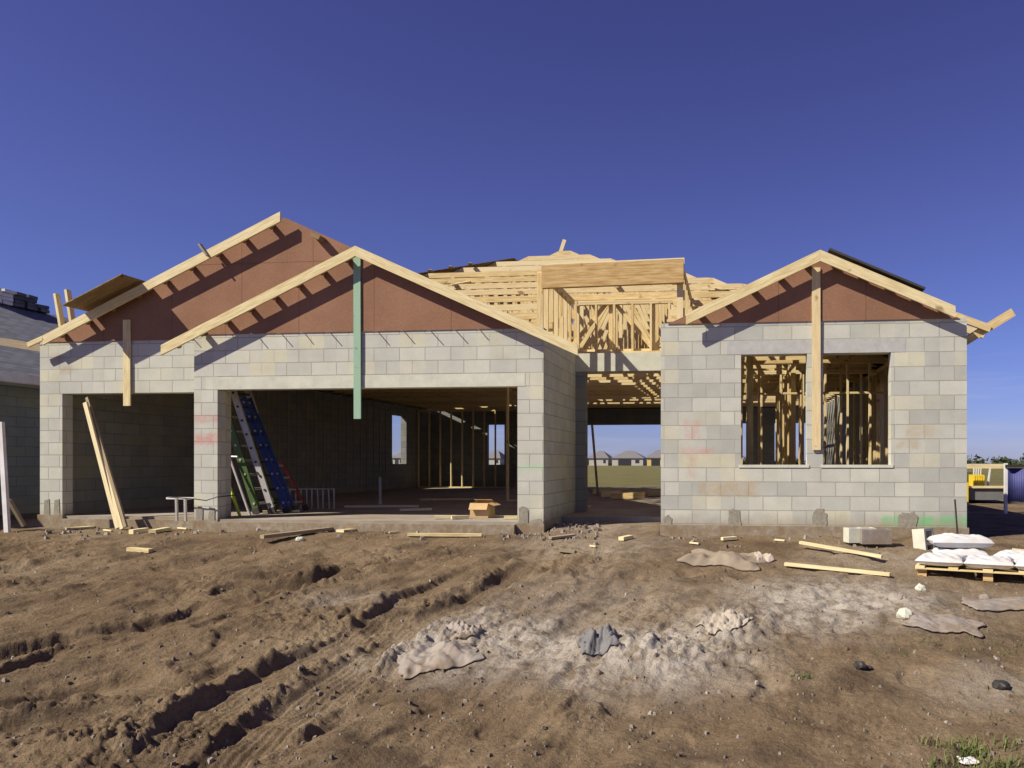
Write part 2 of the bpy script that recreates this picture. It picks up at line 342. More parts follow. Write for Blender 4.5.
# ------------------------------------------------------------------ mesh builder
class MB:
    def __init__(s): s.v = []; s.f = []; s.uv = []; s.t = []; s.sm = []
    def quad(s, pts, uvs=None, tint=0., smooth=False):
        i = len(s.v); s.v += [Vector(p) for p in pts]; s.f.append(tuple(range(i, i + len(pts))))
        if uvs is None:
            a, b, c = (Vector(p) for p in pts[:3]); n = (b - a).cross(c - a)
            ax = max(range(3), key=lambda k: abs(n[k]))
            o = [(1, 2), (0, 2), (0, 1)][ax]; uvs = [(p[o[0]], p[o[1]]) for p in pts]
        s.uv.append(uvs); s.t.append(tint); s.sm.append(smooth); return s
    def box(s, x0, x1, y0, y1, z0, z1, tint=0.):
        a = [(x0,y0,z0),(x1,y0,z0),(x1,y1,z0),(x0,y1,z0),(x0,y0,z1),(x1,y0,z1),(x1,y1,z1),(x0,y1,z1)]
        for q in ((0,1,5,4),(1,2,6,5),(2,3,7,6),(3,0,4,7),(4,5,6,7),(3,2,1,0)): s.quad([a[k] for k in q], None, tint)
        return s
    def beam(s, p, q, w, h, up=(0,0,1), tint=None, bev=0.):
        """rectangular bar from p to q; h along 'up', w across"""
        p, q = Vector(p), Vector(q); d = (q - p); L = d.length; d.normalize()
        up = Vector(up); sd = d.cross(up)
        if sd.length < 1e-4: up = Vector((0, 1, 0)); sd = d.cross(up)
        sd.normalize(); u = sd.cross(d).normalized()
        if tint is None: tint = random.random()
        o = random.uniform(0, 50)
        c = [(-w/2,-h/2),(w/2,-h/2),(w/2,h/2),(-w/2,h/2)]
        A = [p + sd*a + u*b for a, b in c]; B = [q + sd*a + u*b for a, b in c]
        for k in range(4):
            j = (k+1) % 4; wd = w if k % 2 == 0 else h
            s.quad([A[k], A[j], B[j], B[k]][::-1], [(o+L, k), (o+L, k+wd), (o, k+wd), (o, k)][::-1] and [(o+L,k+.1),(o+L,k+wd+.1),(o,k+wd+.1),(o,k+.1)], tint)
        s.quad(A[::1], [(o,0),(o+.01,0),(o+.01,h),(o,h)], tint); s.quad(B[::-1], [(o,0),(o+.01,0),(o+.01,h),(o,h)], tint)
        return s
    def tube(s, pts, r, n=8, tint=0., cap=True):
        pts = [Vector(p) for p in pts]; rings = []
        for i, p in enumerate(pts):
            d = (pts[min(i+1, len(pts)-1)] - pts[max(i-1, 0)]).normalized()
            a = d.orthogonal().normalized() if i == 0 else (pa - d * pa.dot(d)).normalized()
            pa = a; b = d.cross(a); rr = r[i] if isinstance(r, (list, tuple)) else r
            rings.append([p + a*math.cos(2*math.pi*k/n)*rr + b*math.sin(2*math.pi*k/n)*rr for k in range(n)])
        for A, B in zip(rings[:-1], rings[1:]):
            for k in range(n): j = (k+1) % n; s.quad([A[k], A[j], B[j], B[k]], [(0,0),(0,.1),(.1,.1),(.1,0)], tint, True)
        if cap: s.quad(rings[0][::-1], None, tint); s.quad(rings[-1], None, tint)
        return s
    def prism(s, poly, y0, y1, tint=0.):      # outline in x,z pushed from y0 to y1
        s.quad([(x, y0, z) for x, z in poly], None, tint); s.quad([(x, y1, z) for x, z in poly][::-1], None, tint)
        for i in range(len(poly)):
            a, b = poly[i], poly[(i+1) % len(poly)]
            s.quad([(a[0],y1,a[1]),(b[0],y1,b[1]),(b[0],y0,b[1]),(a[0],y0,a[1])], None, tint)
        return s
    def slab(s, pts, th, tint=0.):            # sloping sheet with thickness downwards
        n = (Vector(pts[1])-Vector(pts[0])).cross(Vector(pts[2])-Vector(pts[0])).normalized()
        if n.z < 0: pts = pts[::-1]; n = -n
        lo = [Vector(p) - n*th for p in pts]
        e = (Vector(pts[1])-Vector(pts[0])).normalized(); f = n.cross(e)
        U = [(Vector(p).dot(e), Vector(p).dot(f)) for p in pts]
        s.quad(pts, U, tint); s.quad(lo[::-1], U[::-1], tint)
        for i in range(len(pts)):
            j = (i+1) % len(pts); s.quad([lo[i], lo[j], pts[j], pts[i]], None, tint)
        return s
    def build(s, name, mat, parent=None, origin=None):
        if parent is not None:
            par_w = Vector((0,0,0)); q = parent
            while q is not None: par_w = par_w + q.location; q = q.parent
            off = par_w; loc = Vector((0,0,0))
        else:
            if origin is None:
                xs = [v.x for v in s.v]; ys = [v.y for v in s.v]; zs = [v.z for v in s.v]
                origin = Vector(((min(xs)+max(xs))/2, (min(ys)+max(ys))/2, min(zs)))
            off = Vector(origin); loc = Vector(origin)
        me = bpy.data.meshes.new(name); me.from_pydata([tuple(v - off) for v in s.v], [], s.f)
        ul = me.uv_layers.new(name='UVMap'); k = 0
        flat = [c for f in s.uv for uv in f for c in uv]; ul.data.foreach_set('uv', flat)
        at = me.attributes.new('tint', 'FLOAT', 'FACE'); at.data.foreach_set('value', s.t)
        me.polygons.foreach_set('use_smooth', s.sm)
        me.materials.append(mat); me.update()
        o = bpy.data.objects.new(name, me); C.objects.link(o); o.location = loc
        if parent is not None: o.parent = parent
        return o
def tag(o, label=None, cat=None, group=None, kind=None):
    if label: o['label'] = label
    if cat: o['category'] = cat
    if group: o['group'] = group
    if kind: o['kind'] = kind
    return o
def empty(name, loc, label, cat, group=None):
    o = bpy.data.objects.new(name, None); C.objects.link(o); o.location = loc; o.empty_display_size = .2
    return tag(o, label, cat, group)
# ------------------------------------------------------------------ ground
def ground():
    t = np.linspace(0, 1, 560)
    Y = 2.2 * (11.0 / 2.2) ** t
    Y = np.concatenate([[-6, -2, 0.3, 1.4], Y, [11.4, 12, 13, 14.5, 17, 21, 26, 30, 34, 40, 50, 70, 110, 180, 300, 500, 900, 2000, 5000]])
    k = np.concatenate([[-9, -4, -2.2, -1.6], np.linspace(-1.35, .95, 800), [1.3, 1.9, 3, 5, 9]])
    YY, KK = np.meshgrid(Y, k, indexing='ij')
    W = np.where(YY < 2.2, 2.2, YY); XX = KK * W
    Z = gz(XX.ravel(), YY.ravel()).reshape(XX.shape)
    n, mm = XX.shape
    co = np.stack([XX, YY, Z], -1).reshape(-1, 3)
    idx = np.arange(n * mm).reshape(n, mm)
    fc = np.stack([idx[:-1, :-1], idx[:-1, 1:], idx[1:, 1:], idx[1:, :-1]], -1).reshape(-1, 4)
    me = bpy.data.meshes.new('ground'); me.vertices.add(len(co)); me.vertices.foreach_set('co', co.ravel())
    me.loops.add(fc.size); me.loops.foreach_set('vertex_index', fc.ravel())
    me.polygons.add(len(fc)); me.polygons.foreach_set('loop_start', np.arange(0, fc.size, 4)); me.polygons.foreach_set('loop_total', np.full(len(fc), 4))
    me.update(calc_edges=True); me.polygons.foreach_set('use_smooth', np.ones(len(fc), bool))
    x, y = co[:, 0], co[:, 1]
    pale = pale_at(x, y)
    gr = sst((y - 30) / 6)
    gr = np.maximum(gr, .55 * np.exp(-(((x - 3.2) / .9) ** 2 + ((y - 6.2) / .9) ** 2)) * (perlin(x * 5, y * 5) + .5))
    for nm, a in (('pale', pale), ('grass', np.clip(gr, 0, 1))):
        at = me.attributes.new(nm, 'FLOAT', 'POINT'); at.data.foreach_set('value', a.astype(np.float32))
    me.materials.append(DIRT)
    o = bpy.data.objects.new('ground', me); C.objects.link(o)
    tag(o, 'rutted brown dirt lot in front of the unfinished house', 'ground', kind='structure')
ground()
# ------------------------------------------------------------------ the house
H = empty('unfinished_house', (0, 0, 0), 'unfinished grey block house with bare timber roof trusses and red gables', 'house')
H.location = (-4.2, 11.0, 0)
def bx(mb, *a): return mb.box(*a)
m = MB(); m.box(XL + .01, XG - .01, YL + .02, YB - .01, -.35, 0); m.box(XM + .01, XG - .01, YM + .02, YL + .02, -.35, -.004)
m.box(XG - .01, XW + .01, 12.3, YB - .01, -.35, -.002); m.box(XW + .01, XR - .01, YR + .02, YB - .01, -.35, -.003)
m.build('floor_slab', CONC, H)
m = MB(); m.box(XL + .42, XM - .02, 11.42, 11.515, -.4, -.045); m.box(XM + .42, XG - .42, 11.0, 11.115, -.4, -.04)
m.build('door_sill', FOOT, H)
# right wing front wall
w1a, w1b, w2a, w2b = (sx_(v, YR) for v in (741, 807, 823, 891))
zs, zh = 4 * CO + .0, 12 * CO
w = MB(); w.box(XW, XR, YR, YR + .2, -.02, zs)
w.box(XW, w1a, YR, YR + .2, zs, zh); w.box(w1b, w2a, YR, YR + .2, zs, zh); w.box(w2b, XR, YR, YR + .2, zs, zh); w.box(XW, XR, YR, YR + .2, zh, ZW)
fw = w.build('front_wall', BLK_R, H)
for a, b_ in ((w1a, w1b), (w2a, w2b)):
    MB().box(a - .03, b_ + .03, YR - .012, YR + .19, zs + .001, zs + .042).build('window_sill', LINTEL, fw)
MB().box(XW - .01, XR + .02, YR - .035, YR + .2, -.4, -.022).build('footing', FOOT, fw)
MB().box(w1a - .2, w2b + .2, YR - .003, YR + .1, zh + .002, zh + CO - .004).build('lintel', m_simple('wing_lintel', (.43, .425, .39), .95, 0, .12, 8, .4, .1), fw)
for (x0, y0, x1, y1) in ((727, 508, 741.5, 530), (812, 508, 827, 528), (897, 511, 918, 532), (663, 515, 672, 530)):
    a, b_ = P(x0, y1, YR), P(x1, y0, YR); mb = MB(); n = 22; cx_, cz = (a.x+b_.x)/2, (a.z+b_.z)/2
    ol = []
    for k in range(n):
        t = 2*math.pi*k/n; c_, s_ = math.cos(t), math.sin(t); e = .5 + .35*random.random()
        rr = random.uniform(.82, 1.15) * (1.12 if s_ < -.3 else .93)
        ol.append((cx_ + (b_.x-a.x)/2*rr*math.copysign(abs(c_)**e, c_), cz + (b_.z-a.z)/2*rr*math.copysign(abs(s_)**e, s_)))
    mb.prism(ol, YR - .008, YR + .01).build('mortar_patch', MORTAR, fw)
# wing sides and the outer shell
def wall_y(name, X0, X1, Y0, Y1, z0, z1, holes, mat, parent=H):
    mb = MB(); y = Y0
    for (a, b_, lo, hi) in sorted(holes):
        mb.box(X0, X1, y, a, z0, z1)
        if lo > z0: mb.box(X0, X1, a, b_, z0, lo)
        mb.box(X0, X1, a, b_, hi, z1); y = b_
    mb.box(X0, X1, y, Y1, z0, z1); return mb.build(name, mat, parent)
def wall_x(name, X0, X1, Y0, Y1, z0, z1, holes, mat, parent=H):
    mb = MB(); x = X0
    for (a, b_, lo, hi) in sorted(holes):
        mb.box(x, a, Y0, Y1, z0, z1)
        if lo > z0: mb.box(a, b_, Y0, Y1, z0, lo)
        mb.box(a, b_, Y0, Y1, hi, z1); x = b_
    mb.box(x, X1, Y0, Y1, z0, z1); return mb.build(name, mat, parent)
wall_y('side_wall', XR - .2, XR, YR + .2, YB, -.3, ZT - .001, [(15, 16.2, .85, 2.44), (21, 22.2, .85, 2.44)], BLK_SHADE)
wall_y('side_wall', XL, XL + .2, YL + .2, YB, -.3, ZT - .001, [(24.2, 25.3, .85, 2.5)], BLK_SHADE)
oL, oR = P(575, 463, YB).x, P(715, 463, YB).x
bwx0, bwx1 = P(489, 463, YB).x, P(506, 463, YB).x
wall_x('rear_wall', XL + .2, XR - .2, YB - .2, YB, -.3, ZT - .001, [(bwx0, bwx1, .82, 2.3), (oL, oR, -.05, 2.27), (1.4, 2.6, .3, 2.3), (-.2, .5, .3, 2.3)], BLK_SHADE)
wall_y('entry_wall', XW, XW + .2, YR + .2, YE + .2, -.3, ZT - .001, [], BLK_SHADE)
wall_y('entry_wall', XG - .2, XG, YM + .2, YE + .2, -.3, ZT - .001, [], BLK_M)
# entry front with its header
ex0, ex1 = P(585.5, 463, YE).x, XW
MB().box(XG, ex0, YE, YE + .2, -.3, ZT - .3).build('entry_jamb', BLK_SHADE, H)
MB().box(XG, XW, YE - .002, YE + .2, 2.52, ZT - .002).build('entry_header', LINTEL, H)
# main garage bay
gx0, gx1 = sx_(217.5, YM), sx_(517.5, YM)
w = MB(); w.box(XM, gx0, YM, YM + .2, -.02, 11 * CO); w.box(gx1, XG, YM, YM + .2, -.02, 11 * CO)
w.box(XM, XG, YM, YM + .2, 11 * CO, ZW); w.box(XM, XM + .2, YM + .2, YL + .2, -.3, ZT - .001); w.box(gx0 - .0, gx1, YM + .02, YM + .19, 10 * CO + .01, 11 * CO)
bw = w.build('garage_wall', BLK_M, H)
MB().box(sx_(206, YM), sx_(525, YM), YM - .004, YM + .2, 10 * CO, 11 * CO - .004).build('lintel', LINTEL, bw)
for xa, xb in ((XM - .01, gx0 + .01), (gx1 - .01, XG + .012)):
    MB().box(xa, xb, YM - .02, YM + .21, -.4, -.022).build('footing', FOOT, bw)
for (x0, y0, x1, y1) in ((519, 505, 528.5, 530), (196.5, 506, 203, 524), (209, 506, 215, 524), (530, 519, 543, 531)):
    a, b_ = P(x0, y1, YM), P(x1, y0, YM); ol = []
    for k in range(18):
        t = 2*math.pi*k/18; rr = random.uniform(.85, 1.1); c_, s_ = math.cos(t), math.sin(t)
        ol.append(((a.x+b_.x)/2 + (b_.x-a.x)/2*rr*math.copysign(abs(c_)**.6, c_), (a.z+b_.z)/2 + (b_.z-a.z)/2*rr*math.copysign(abs(s_)**.6, s_)))
    MB().prism(ol, YM - .01, YM + .01).build('mortar_patch', MORTAR, bw)
# left garage front
lx = sx_(62.3, YL)
w = MB(); w.box(XL, lx, YL, YL + .2, -.02, 10 * CO); w.box(XL, XM, YL, YL + .2, 10 * CO, ZW)
lw = w.build('garage_wall', BLK_L, H)
MB().box(XL - .02, lx + .03, YL - .03, YL + .21, -.4, .02).build('footing', FOOT, lw)
for (x0, x1) in ((44, 50), (54, 60)):
    a, b_ = P(x0, 516, YL), P(x1, 499, YL); MB().prism([(a.x, a.z), (b_.x, a.z + .02), (b_.x - .01, b_.z), (a.x + .015, b_.z - .02)], YL - .008, YL + .01).build('mortar_patch', MORTAR, lw)
# anchor straps on top of the bay wall
for xp in (190, 207, 231, 256, 281, 305, 330, 378, 404, 430, 455, 480):
    a = P(xp, 335 - (xp - 190) * .014, YM); L = random.uniform(.09, .16)
    MB().beam((a.x, YM + .1, ZW - .012), (a.x + random.uniform(-.02, .03), YM - L, ZW - .03), .014, .006).build('anchor_strap', STEEL, bw)
# gable panels
def gable(x0, x1, Y, th=.012, ext=0.):
    xm = (x0 + x1) / 2; h = (x1 - x0) / 2 * SL
    return MB().prism([(x0 + .1, ZW - .012), (x1 - .1, ZW - .012), (xm, ZT + h)], Y - th, Y).build('gable_panel', GABLE, H)
gable(XL, XG, YL - .003); gable(XM, XG, YM - .003); gable(XW, XR, YR - .003)
# fly rafters, lookouts
BD = .155
def rake(name, p0, p1, Y, L, nl, mat=PALEW, parent=H, th=.038):
    """p0 low end, p1 high end (x, z of the top edge); board in front of the wall by L"""
    m_ = MB(); (xa, za), (xb, zb) = p0, p1; y0 = Y - L
    m_.prism([(xa, za - BD), (xb, zb - BD), (xb, zb), (xa, za)] if xb > xa else [(xb, zb - BD), (xa, za - BD), (xa, za), (xb, zb)], y0 - th, y0, random.random())
    L_ = math.hypot(xb-xa, zb-za)
    o = random.uniform(0, 9)
    ca, sa = (xb-xa)/L_, (zb-za)/L_
    m_.uv = [[(o + v.x*ca + (v.z)*sa + v.y, 4 + (-v.x*sa + v.z*ca)) for v in [m_.v[i] for i in f]] for f in m_.f]
    r = m_.build(name, mat, parent)
    for k in range(nl):
        t = (k + .5) / nl; x = xa + (xb-xa)*t; z = za + (zb-za)*t - .02 - .09*0
        s_ = 1 if zb > za else -1; sl = (zb-za)/(xb-xa)
        mm = MB(); mm.prism([(x-.022, z-.022*sl-.095), (x+.022, z+.022*sl-.095), (x+.022, z+.022*sl-.015), (x-.022, z-.022*sl-.015)], y0 + .001, Y - .026, random.random())
        mm.build('lookout', OSB, r)
    return r
pk = P(356, 245.5, YM - .17); tl = P(162, 337, YM - .17); trr = P(578, 341, YM - .17)
def zl(x, xm, zm): return zm - SL * abs(x - xm)
xm_ = pk.x; zm_ = ZT + (XG - XM) / 2 * SL + .035
LB = .16
rake('fly_rafter', (tl.x, zl(tl.x, xm_, zm_)), (xm_, zm_), YM, LB, 8)
rake('fly_rafter', (trr.x, zl(trr.x, xm_, zm_)), (xm_ + .001, zm_), YM, LB, 7)
pk2 = P(281, 215, YL - .17); z2 = ZT + (XG - XL) / 2 * SL + .035
tl2 = P(44, 330, YL - .17)
rake('fly_rafter', (tl2.x, zl(tl2.x, pk2.x, z2)), (pk2.x, z2), YL, LB, 9)
a = P(28, 345, YL - .18); b_ = P(43.7, 338, YL - .18)
MB().beam((a.x, YL - .18, a.z), (b_.x, YL - .18, b_.z), .036, .075).build('rake_tip', PALEW, H)
a = P(203, 250, YL-.21); MB().beam((a.x-.05, YL-.215, a.z+.09), (a.x+.09, YL-.215, a.z-.1), .03, .07, (0,-1,0)).build('cleat', OLDWOOD, H)
a = P(318, 236, YL - .1); MB().beam((a.x, YL - .19, a.z - .02), (a.x + .0, YL - .024, a.z - .02), .16, .07, (.41, 0, .91)).build('lookout', OSB, H)
pk3 = P(820, 253, YR - .17); z3 = ZT + (XR - XW) / 2 * SL + .04
a = P(686, 320, YR - .17); b_ = P(955, 305, YR - .17)
rake('fly_rafter', (a.x, zl(a.x, pk3.x, z3)), (pk3.x, z3), YR, LB, 5)
rake('fly_rafter', (b_.x, zl(b_.x, pk3.x, z3)), (pk3.x + .001, z3), YR, LB, 5)
# props nailed to the walls
def prop(x0, x1, y0, y1, Y, mat, dep, label):
    a, b_ = P(x0, y1, Y), P(x1, y0, Y)
    tag(MB().beam(((a.x+b_.x)/2, Y - .017 - dep/2, a.z), ((a.x+b_.x)/2 - .006, Y - .017 - dep/2, b_.z), b_.x - a.x, dep, (0,-1,0)).build('prop_board', mat, H), label)
prop(355, 362, 257, 419, YM, GREENW, .024, 'green treated board hanging from the middle gable peak')
prop(125, 132, 320, 406, YL, PALEW, .022, 'short pine board nailed upright above the left garage opening')
prop(812, 820.5, 268, 450, YR, WOOD, .022, 'tall pine board between the two window openings')
# ---- roof form
def top(x, y):
    z = min(ZT + SL*(x - XL), ZT + SL*(XR - x), ZT + SL*(y - YM), ZT + SL*(YB - y))
    if y >= YM + .1 and x <= XG: z = max(z, min(ZT + SL*(x - XL), ZT + SL*(XG - x)))
    if x >= XW: z = max(z, min(ZT + SL*(x - XW), ZT + SL*(XR - x)))
    return z
def truss(y, ranges):
    m_ = MB(); th = .038; cd = .105
    for (x0, x1) in ranges:
        n = max(4, int((x1-x0)/.1)); xs = [x0 + (x1-x0)*k/n for k in range(n+1)]
        zt = [top(x, y) - .03 for x in xs]
        kn = [0]
        for k in range(1, n):
            if abs((zt[k+1]-zt[k]) - (zt[k]-zt[k-1])) > .012: kn.append(k)
        kn.append(n)
        for a, b_ in zip(kn[:-1], kn[1:]):
            if b_ - a < 1: continue
            xa, xb, za, zb = xs[a], xs[b_], zt[a], zt[b_]
            tn = random.random(); i0 = len(m_.f)
            m_.prism([(xa, za-cd), (xb, zb-cd), (xb, zb), (xa, za)], y, y+th, tn)
        m_.box(x0, x1, y, y+th, ZT+.002, ZT+.09, random.random())
        nw = max(2, int((x1-x0)/.75)); w0 = None
        for k in range(nw+1):
            x = x0 + (x1-x0)*k/nw; z = top(x, y) - .1
            if z < ZT + .22: w0 = None; continue
            m_.beam((x, y+th/2, ZT+.08), (x, y+th/2, z), .036, .07, (1,0,0))
            xn = x0 + (x1-x0)*(k+1)/nw
            if k < nw and top(xn, y) > ZT+.3: 
                if k % 2: m_.beam((x, y+th/2, ZT+.08), (xn, y+th/2, top(xn, y)-.1), .034, .075, (0,0,1))
                else: m_.beam((x, y+th/2, z), (xn, y+th/2, ZT+.08), .034, .075, (0,0,1))
    m_.build('roof_truss', WOOD, H)
y = 11.75
while y < YB - .3:
    rg = [(XL+.02, XG-.02), (XW+.02, XR-.02)] if y < YE - .05 else [(XL+.02, XR-.02)]
    truss(y, rg); y += .6
# hip and jack rafters near the front hip lines
# bracing boards across the trusses
for (x, a0, a1) in ((-5.6, 14.5, 18.2), (-3.6, 13.9, 18.2), (-2.2, 14.0, 17.5), (-.4, 13.6, 15.6), (-1.2, 14.2, 16.4)):
    MB().beam((x, a0, top(x, a0)-.0), (x+.3, a1, min(top(x, a1), top(x+.3, a1))-.0), .09, .036).build('brace_board', WOOD, H)
a = P(560, 250, 18.6); MB().beam((a.x, 18.6, a.z-.1), (a.x+.12, 18.6, a.z+.25), .09, .038, (0,1,0)).build('brace_board', PALEW, H)
for i in range(6):
    xx = XL + 7.4 - 3.4 + i*.33 if i < 10 else -4.3
    t = xx - XL
    MB().beam((xx, YM+t-.25, ZT+SL*t-.06), (xx+.05, YM+t-.42, ZT+SL*t-.12), .08, .05).build('block_end', OSB, H)
# sheathing over the garages
z_r = lambda x: ZT + SL*(XG - x); z_l = lambda x: ZT + SL*(x - XL); xg = (XL+XG)/2; xb_ = (XM+XG)/2
s_ = MB().slab([(XG, YM+.0, z_r(XG)), (xb_, YM+.0, z_r(xb_)), (xb_, YL, z_r(xb_)), (xg, YL, z_r(xg)), (xg, YM + (XG-xg), z_r(xg))], .012)
s_.build('roof_sheathing', OSB, H)
MB().slab([(XL, YL, z_l(XL)), (xg, YL, z_l(xg)), (xg, 15.4, z_l(xg)), (xg+2, 17.5, z_l(xg+2)), (XL+6.4, 21, z_l(XL+6.4)), (XL, YB, z_l(XL))], .012).build('roof_sheathing', OSB, H)
MB().slab([(XM, YM, ZT), (xb_, YM, ZT+SL*(xb_-XM)), (xb_, YL, ZT+SL*(xb_-XM)), (XM, YL, ZT)], .012).build('roof_sheathing', OSB, H)
# roof felt, then decking added over wing and rear to darken the interior
xq = (XW+XR)/2
MB().slab([(xq+.25, YR-.16, ZT+SL*(XR-xq-.25)+.19), (xq+1.55, YR-.16, ZT+SL*(XR-xq-1.55)+.19), (xq+1.55, YR+1.2, ZT+SL*(XR-xq-1.55)+.19), (xq+.25, YR+1.2, ZT+SL*(XR-xq-.25)+.19)], .03).build('roof_sheathing', m_simple('roof_felt', (.05, .045, .04), .6), H)
MB().slab([(XW, YR+.02, ZT+.01), (xq, YR+.02, ZT+SL*(xq-XW)+.01), (xq, 13.0, ZT+SL*(xq-XW)+.01), (XW+.1, 12.2, ZT+.05)], .012).build('roof_sheathing', OSB, H)  # added sheet, blocks sun into the front room
MB().slab([(XR, YR+.02, ZT+.01), (xq, YR+.02, ZT+SL*(xq-XW)+.01), (xq, 13.0, ZT+SL*(xq-XW)+.01), (XR-4.2, 16.5, ZT+SL*4.2), (XR-4.2, 22, ZT+SL*4.2), (XR, 22, ZT+.01)], .012).build('roof_sheathing', OSB, H)  # added sheet, shades the wing interior
MB().slab([(XL+.3, YB, ZT+.02), (XR-.3, YB, ZT+.02), (XR-3.2, YB-3, ZT+SL*3), (XL+3.2, YB-3, ZT+SL*3)], .012).build('roof_sheathing', OSB, H)  # added sheet, darkens the rear of the house
# stray sheathing panel jutting past the left rake, seen from below
OV = .56
pa, pb = P(62, 302, YL-OV), P(121, 274, YL-OV)
z_at = lambda x: zl(x, pk2.x, z2) + .095
MB().slab([(pa.x, YL-OV, z_at(pa.x)), (pb.x, YL-OV, z_at(pb.x)), (pb.x, YL+.7, z_at(pb.x)), (pa.x, YL+.7, z_at(pa.x))], .016).build('overhanging_sheathing', OSB, H)
for xp, yt in ((56.5, 294), (67.5, 290)):
    a = P(xp, yt, YL + .1); b_ = P(xp + 8, 335, YL + .1)
    MB().beam((b_.x, YL+.1, b_.z-.1), (a.x, YL+.1, a.z), .045, .09, (0,1,0)).build('upright_stake', PALEW, H)
a, b_ = P(-14, 339, YL+.3), P(47, 349, YL+.3)
MB().beam((a.x, YL+.3, a.z), (b_.x, YL+.3, b_.z), .04, .13).build('eave_board', OLDWOOD, H)
# right eave bits
a, b_ = P(966, 343, YR+.25), P(1013, 310, YR+.25); MB().beam((a.x-.1, YR+.25, a.z-.03), (b_.x, YR+.25, b_.z-.03), .04, .12).build('truss_tail', WOOD, H)
a, b_ = P(955, 316, YR+.2), P(990, 329, YR+.2); MB().beam((a.x, YR+.19, a.z), (b_.x, YR+.19, b_.z), .05, .1).build('truss_tail', WOOD, H)
a, b_ = P(966, 329, YR+.5), P(984, 335, YR+.5); MB().beam((a.x, YR+.5, a.z), (b_.x, YR+.5, b_.z), .05, .1).build('truss_tail', WOOD, H)
# ---- raised porch box
bm0, bm1 = sx_(541.5, YR), sx_(683.5, YR)
MB().beam((bm0, YR+.045, 3.64), (bm1, YR+.045, 3.67), .09, .34, tint=.1).build('porch_beam', BEAM, H)
MB().beam((bm0, YR+.2, 3.83), (bm1, YR+.2, 3.86), .09, .04, (0,-1,0)).build('top_plate', PALEW, H)
zp = 3.80
def stud(parent, x, y, z0, z1, along='x', mat=WOOD, w=.038, d=.089):
    (MB().beam((x, y, z0), (x, y, z1), w if along == 'x' else d, d if along == 'x' else w, (0,1,0))).build('stud', mat, parent)
def stud_wall(x0, y0, x1, y1, z0, z1, step=.406, dbl=True, nog=None, skip=()):
    e = bpy.data.objects.new('stud_wall', None); C.objects.link(e); e.parent = H
    e.location = Vector(((x0+x1)/2, (y0+y1)/2, z0)) - H.location
    L = math.hypot(x1-x0, y1-y0); al = 'x' if abs(x1-x0) > abs(y1-y0) else 'y'
    n = int(L/step)
    p_ = MB(); up = (0,0,1)
    MB().beam((x0,y0,z0+.019), (x1,y1,z0+.019), .089, .036).build('plate', WOOD, e); p_.beam((x0,y0,z1-.019), (x1,y1,z1-.019), .089, .036)
    if dbl: p_.beam((x0,y0,z1-.058), (x1,y1,z1-.058), .089, .036)
    p_.build('plate', WOOD, e)
    zz = z1 - (.077 if dbl else .038)
    for k in range(n+1):
        if k in skip: continue
        t = min(1, k*step/L); stud(e, x0+(x1-x0)*t, y0+(y1-y0)*t, z0+.038, zz, al)
    if nog: MB().beam((x0,y0+.001,nog), (x1,y1+.001,nog), .07, .036).build('nogging', WOOD, e)
    return e
stud_wall(XG+.03, YE+.1, XW+.35, YE+.1, ZT, zp, .33)                # over the entry
stud_wall(XG-.06, YR+.14, XG-.06, YE, ZT, zp, .33, True)            # left cheek of the porch box
stud_wall(bm1-.06, YR+.14, bm1-.06, YE+1.2, ZT+.1, zp+.02, .36, True)   # right cheek
# inner partitions
stud_wall(XG-.05, YE+.3, XG-.05, 14.9, .001, 2.8, .406)
stud_wall(XW+.3, 14.4, XR-.25, 14.4, .001, 2.8, .406, nog=2.18)
stud_wall(XW+.1, 17.6, XR-.25, 17.6, .001, 2.8, .406, skip=(3,4))
stud_wall(.25, 12.4, .25, 14.3, .001, 2.8, .3)
stud_wall(XW+.4, 16.0, XR-.25, 16.0, .001, 2.8, .406)
stud_wall(XR-.27, 11.6, XR-.27, 17.3, .001, 2.8, .406)
stud_wall(1.1, 14.6, 1.1, 20.5, .001, 2.8, .5)
stud_wall(XL+.25, 26.2, -7.2, 26.2, .001, 2.8, .406)
e = P(512, 463, 17).x; stud_wall(e-.1, 17, e+1.5, 17, .001, 2.8, .406)
for k in range(27):                                                  # furring strips along the left wall
    yy = 15.3 + k*.42
    if 24.0 < yy < 25.5: continue
    MB().box(XL+.2, XL+.222, yy, yy+.05, .02, 2.75, random.random()).build('furring_strip', OLDWOOD, H)
# ------------------------------------------------------------------ things in and by the garages
def plank(x0, y0, x1, y1, label, w=.09, h=.036, mat=PALEW, lift=.02, group='loose boards on the dirt', lay=True):
    a, b_ = G(x0, y0), G(x1, y1)
    z = max(a.z, b_.z); a.z += lift; b_.z += lift
    mid = (a+b_)/2; zm = gz1(mid.x, mid.y) + lift; d = max(0, zm - mid.z)*.8; a.z += d; b_.z += d
    return tag(MB().beam(a, b_, w, h).build('board', mat), label, 'board', group)
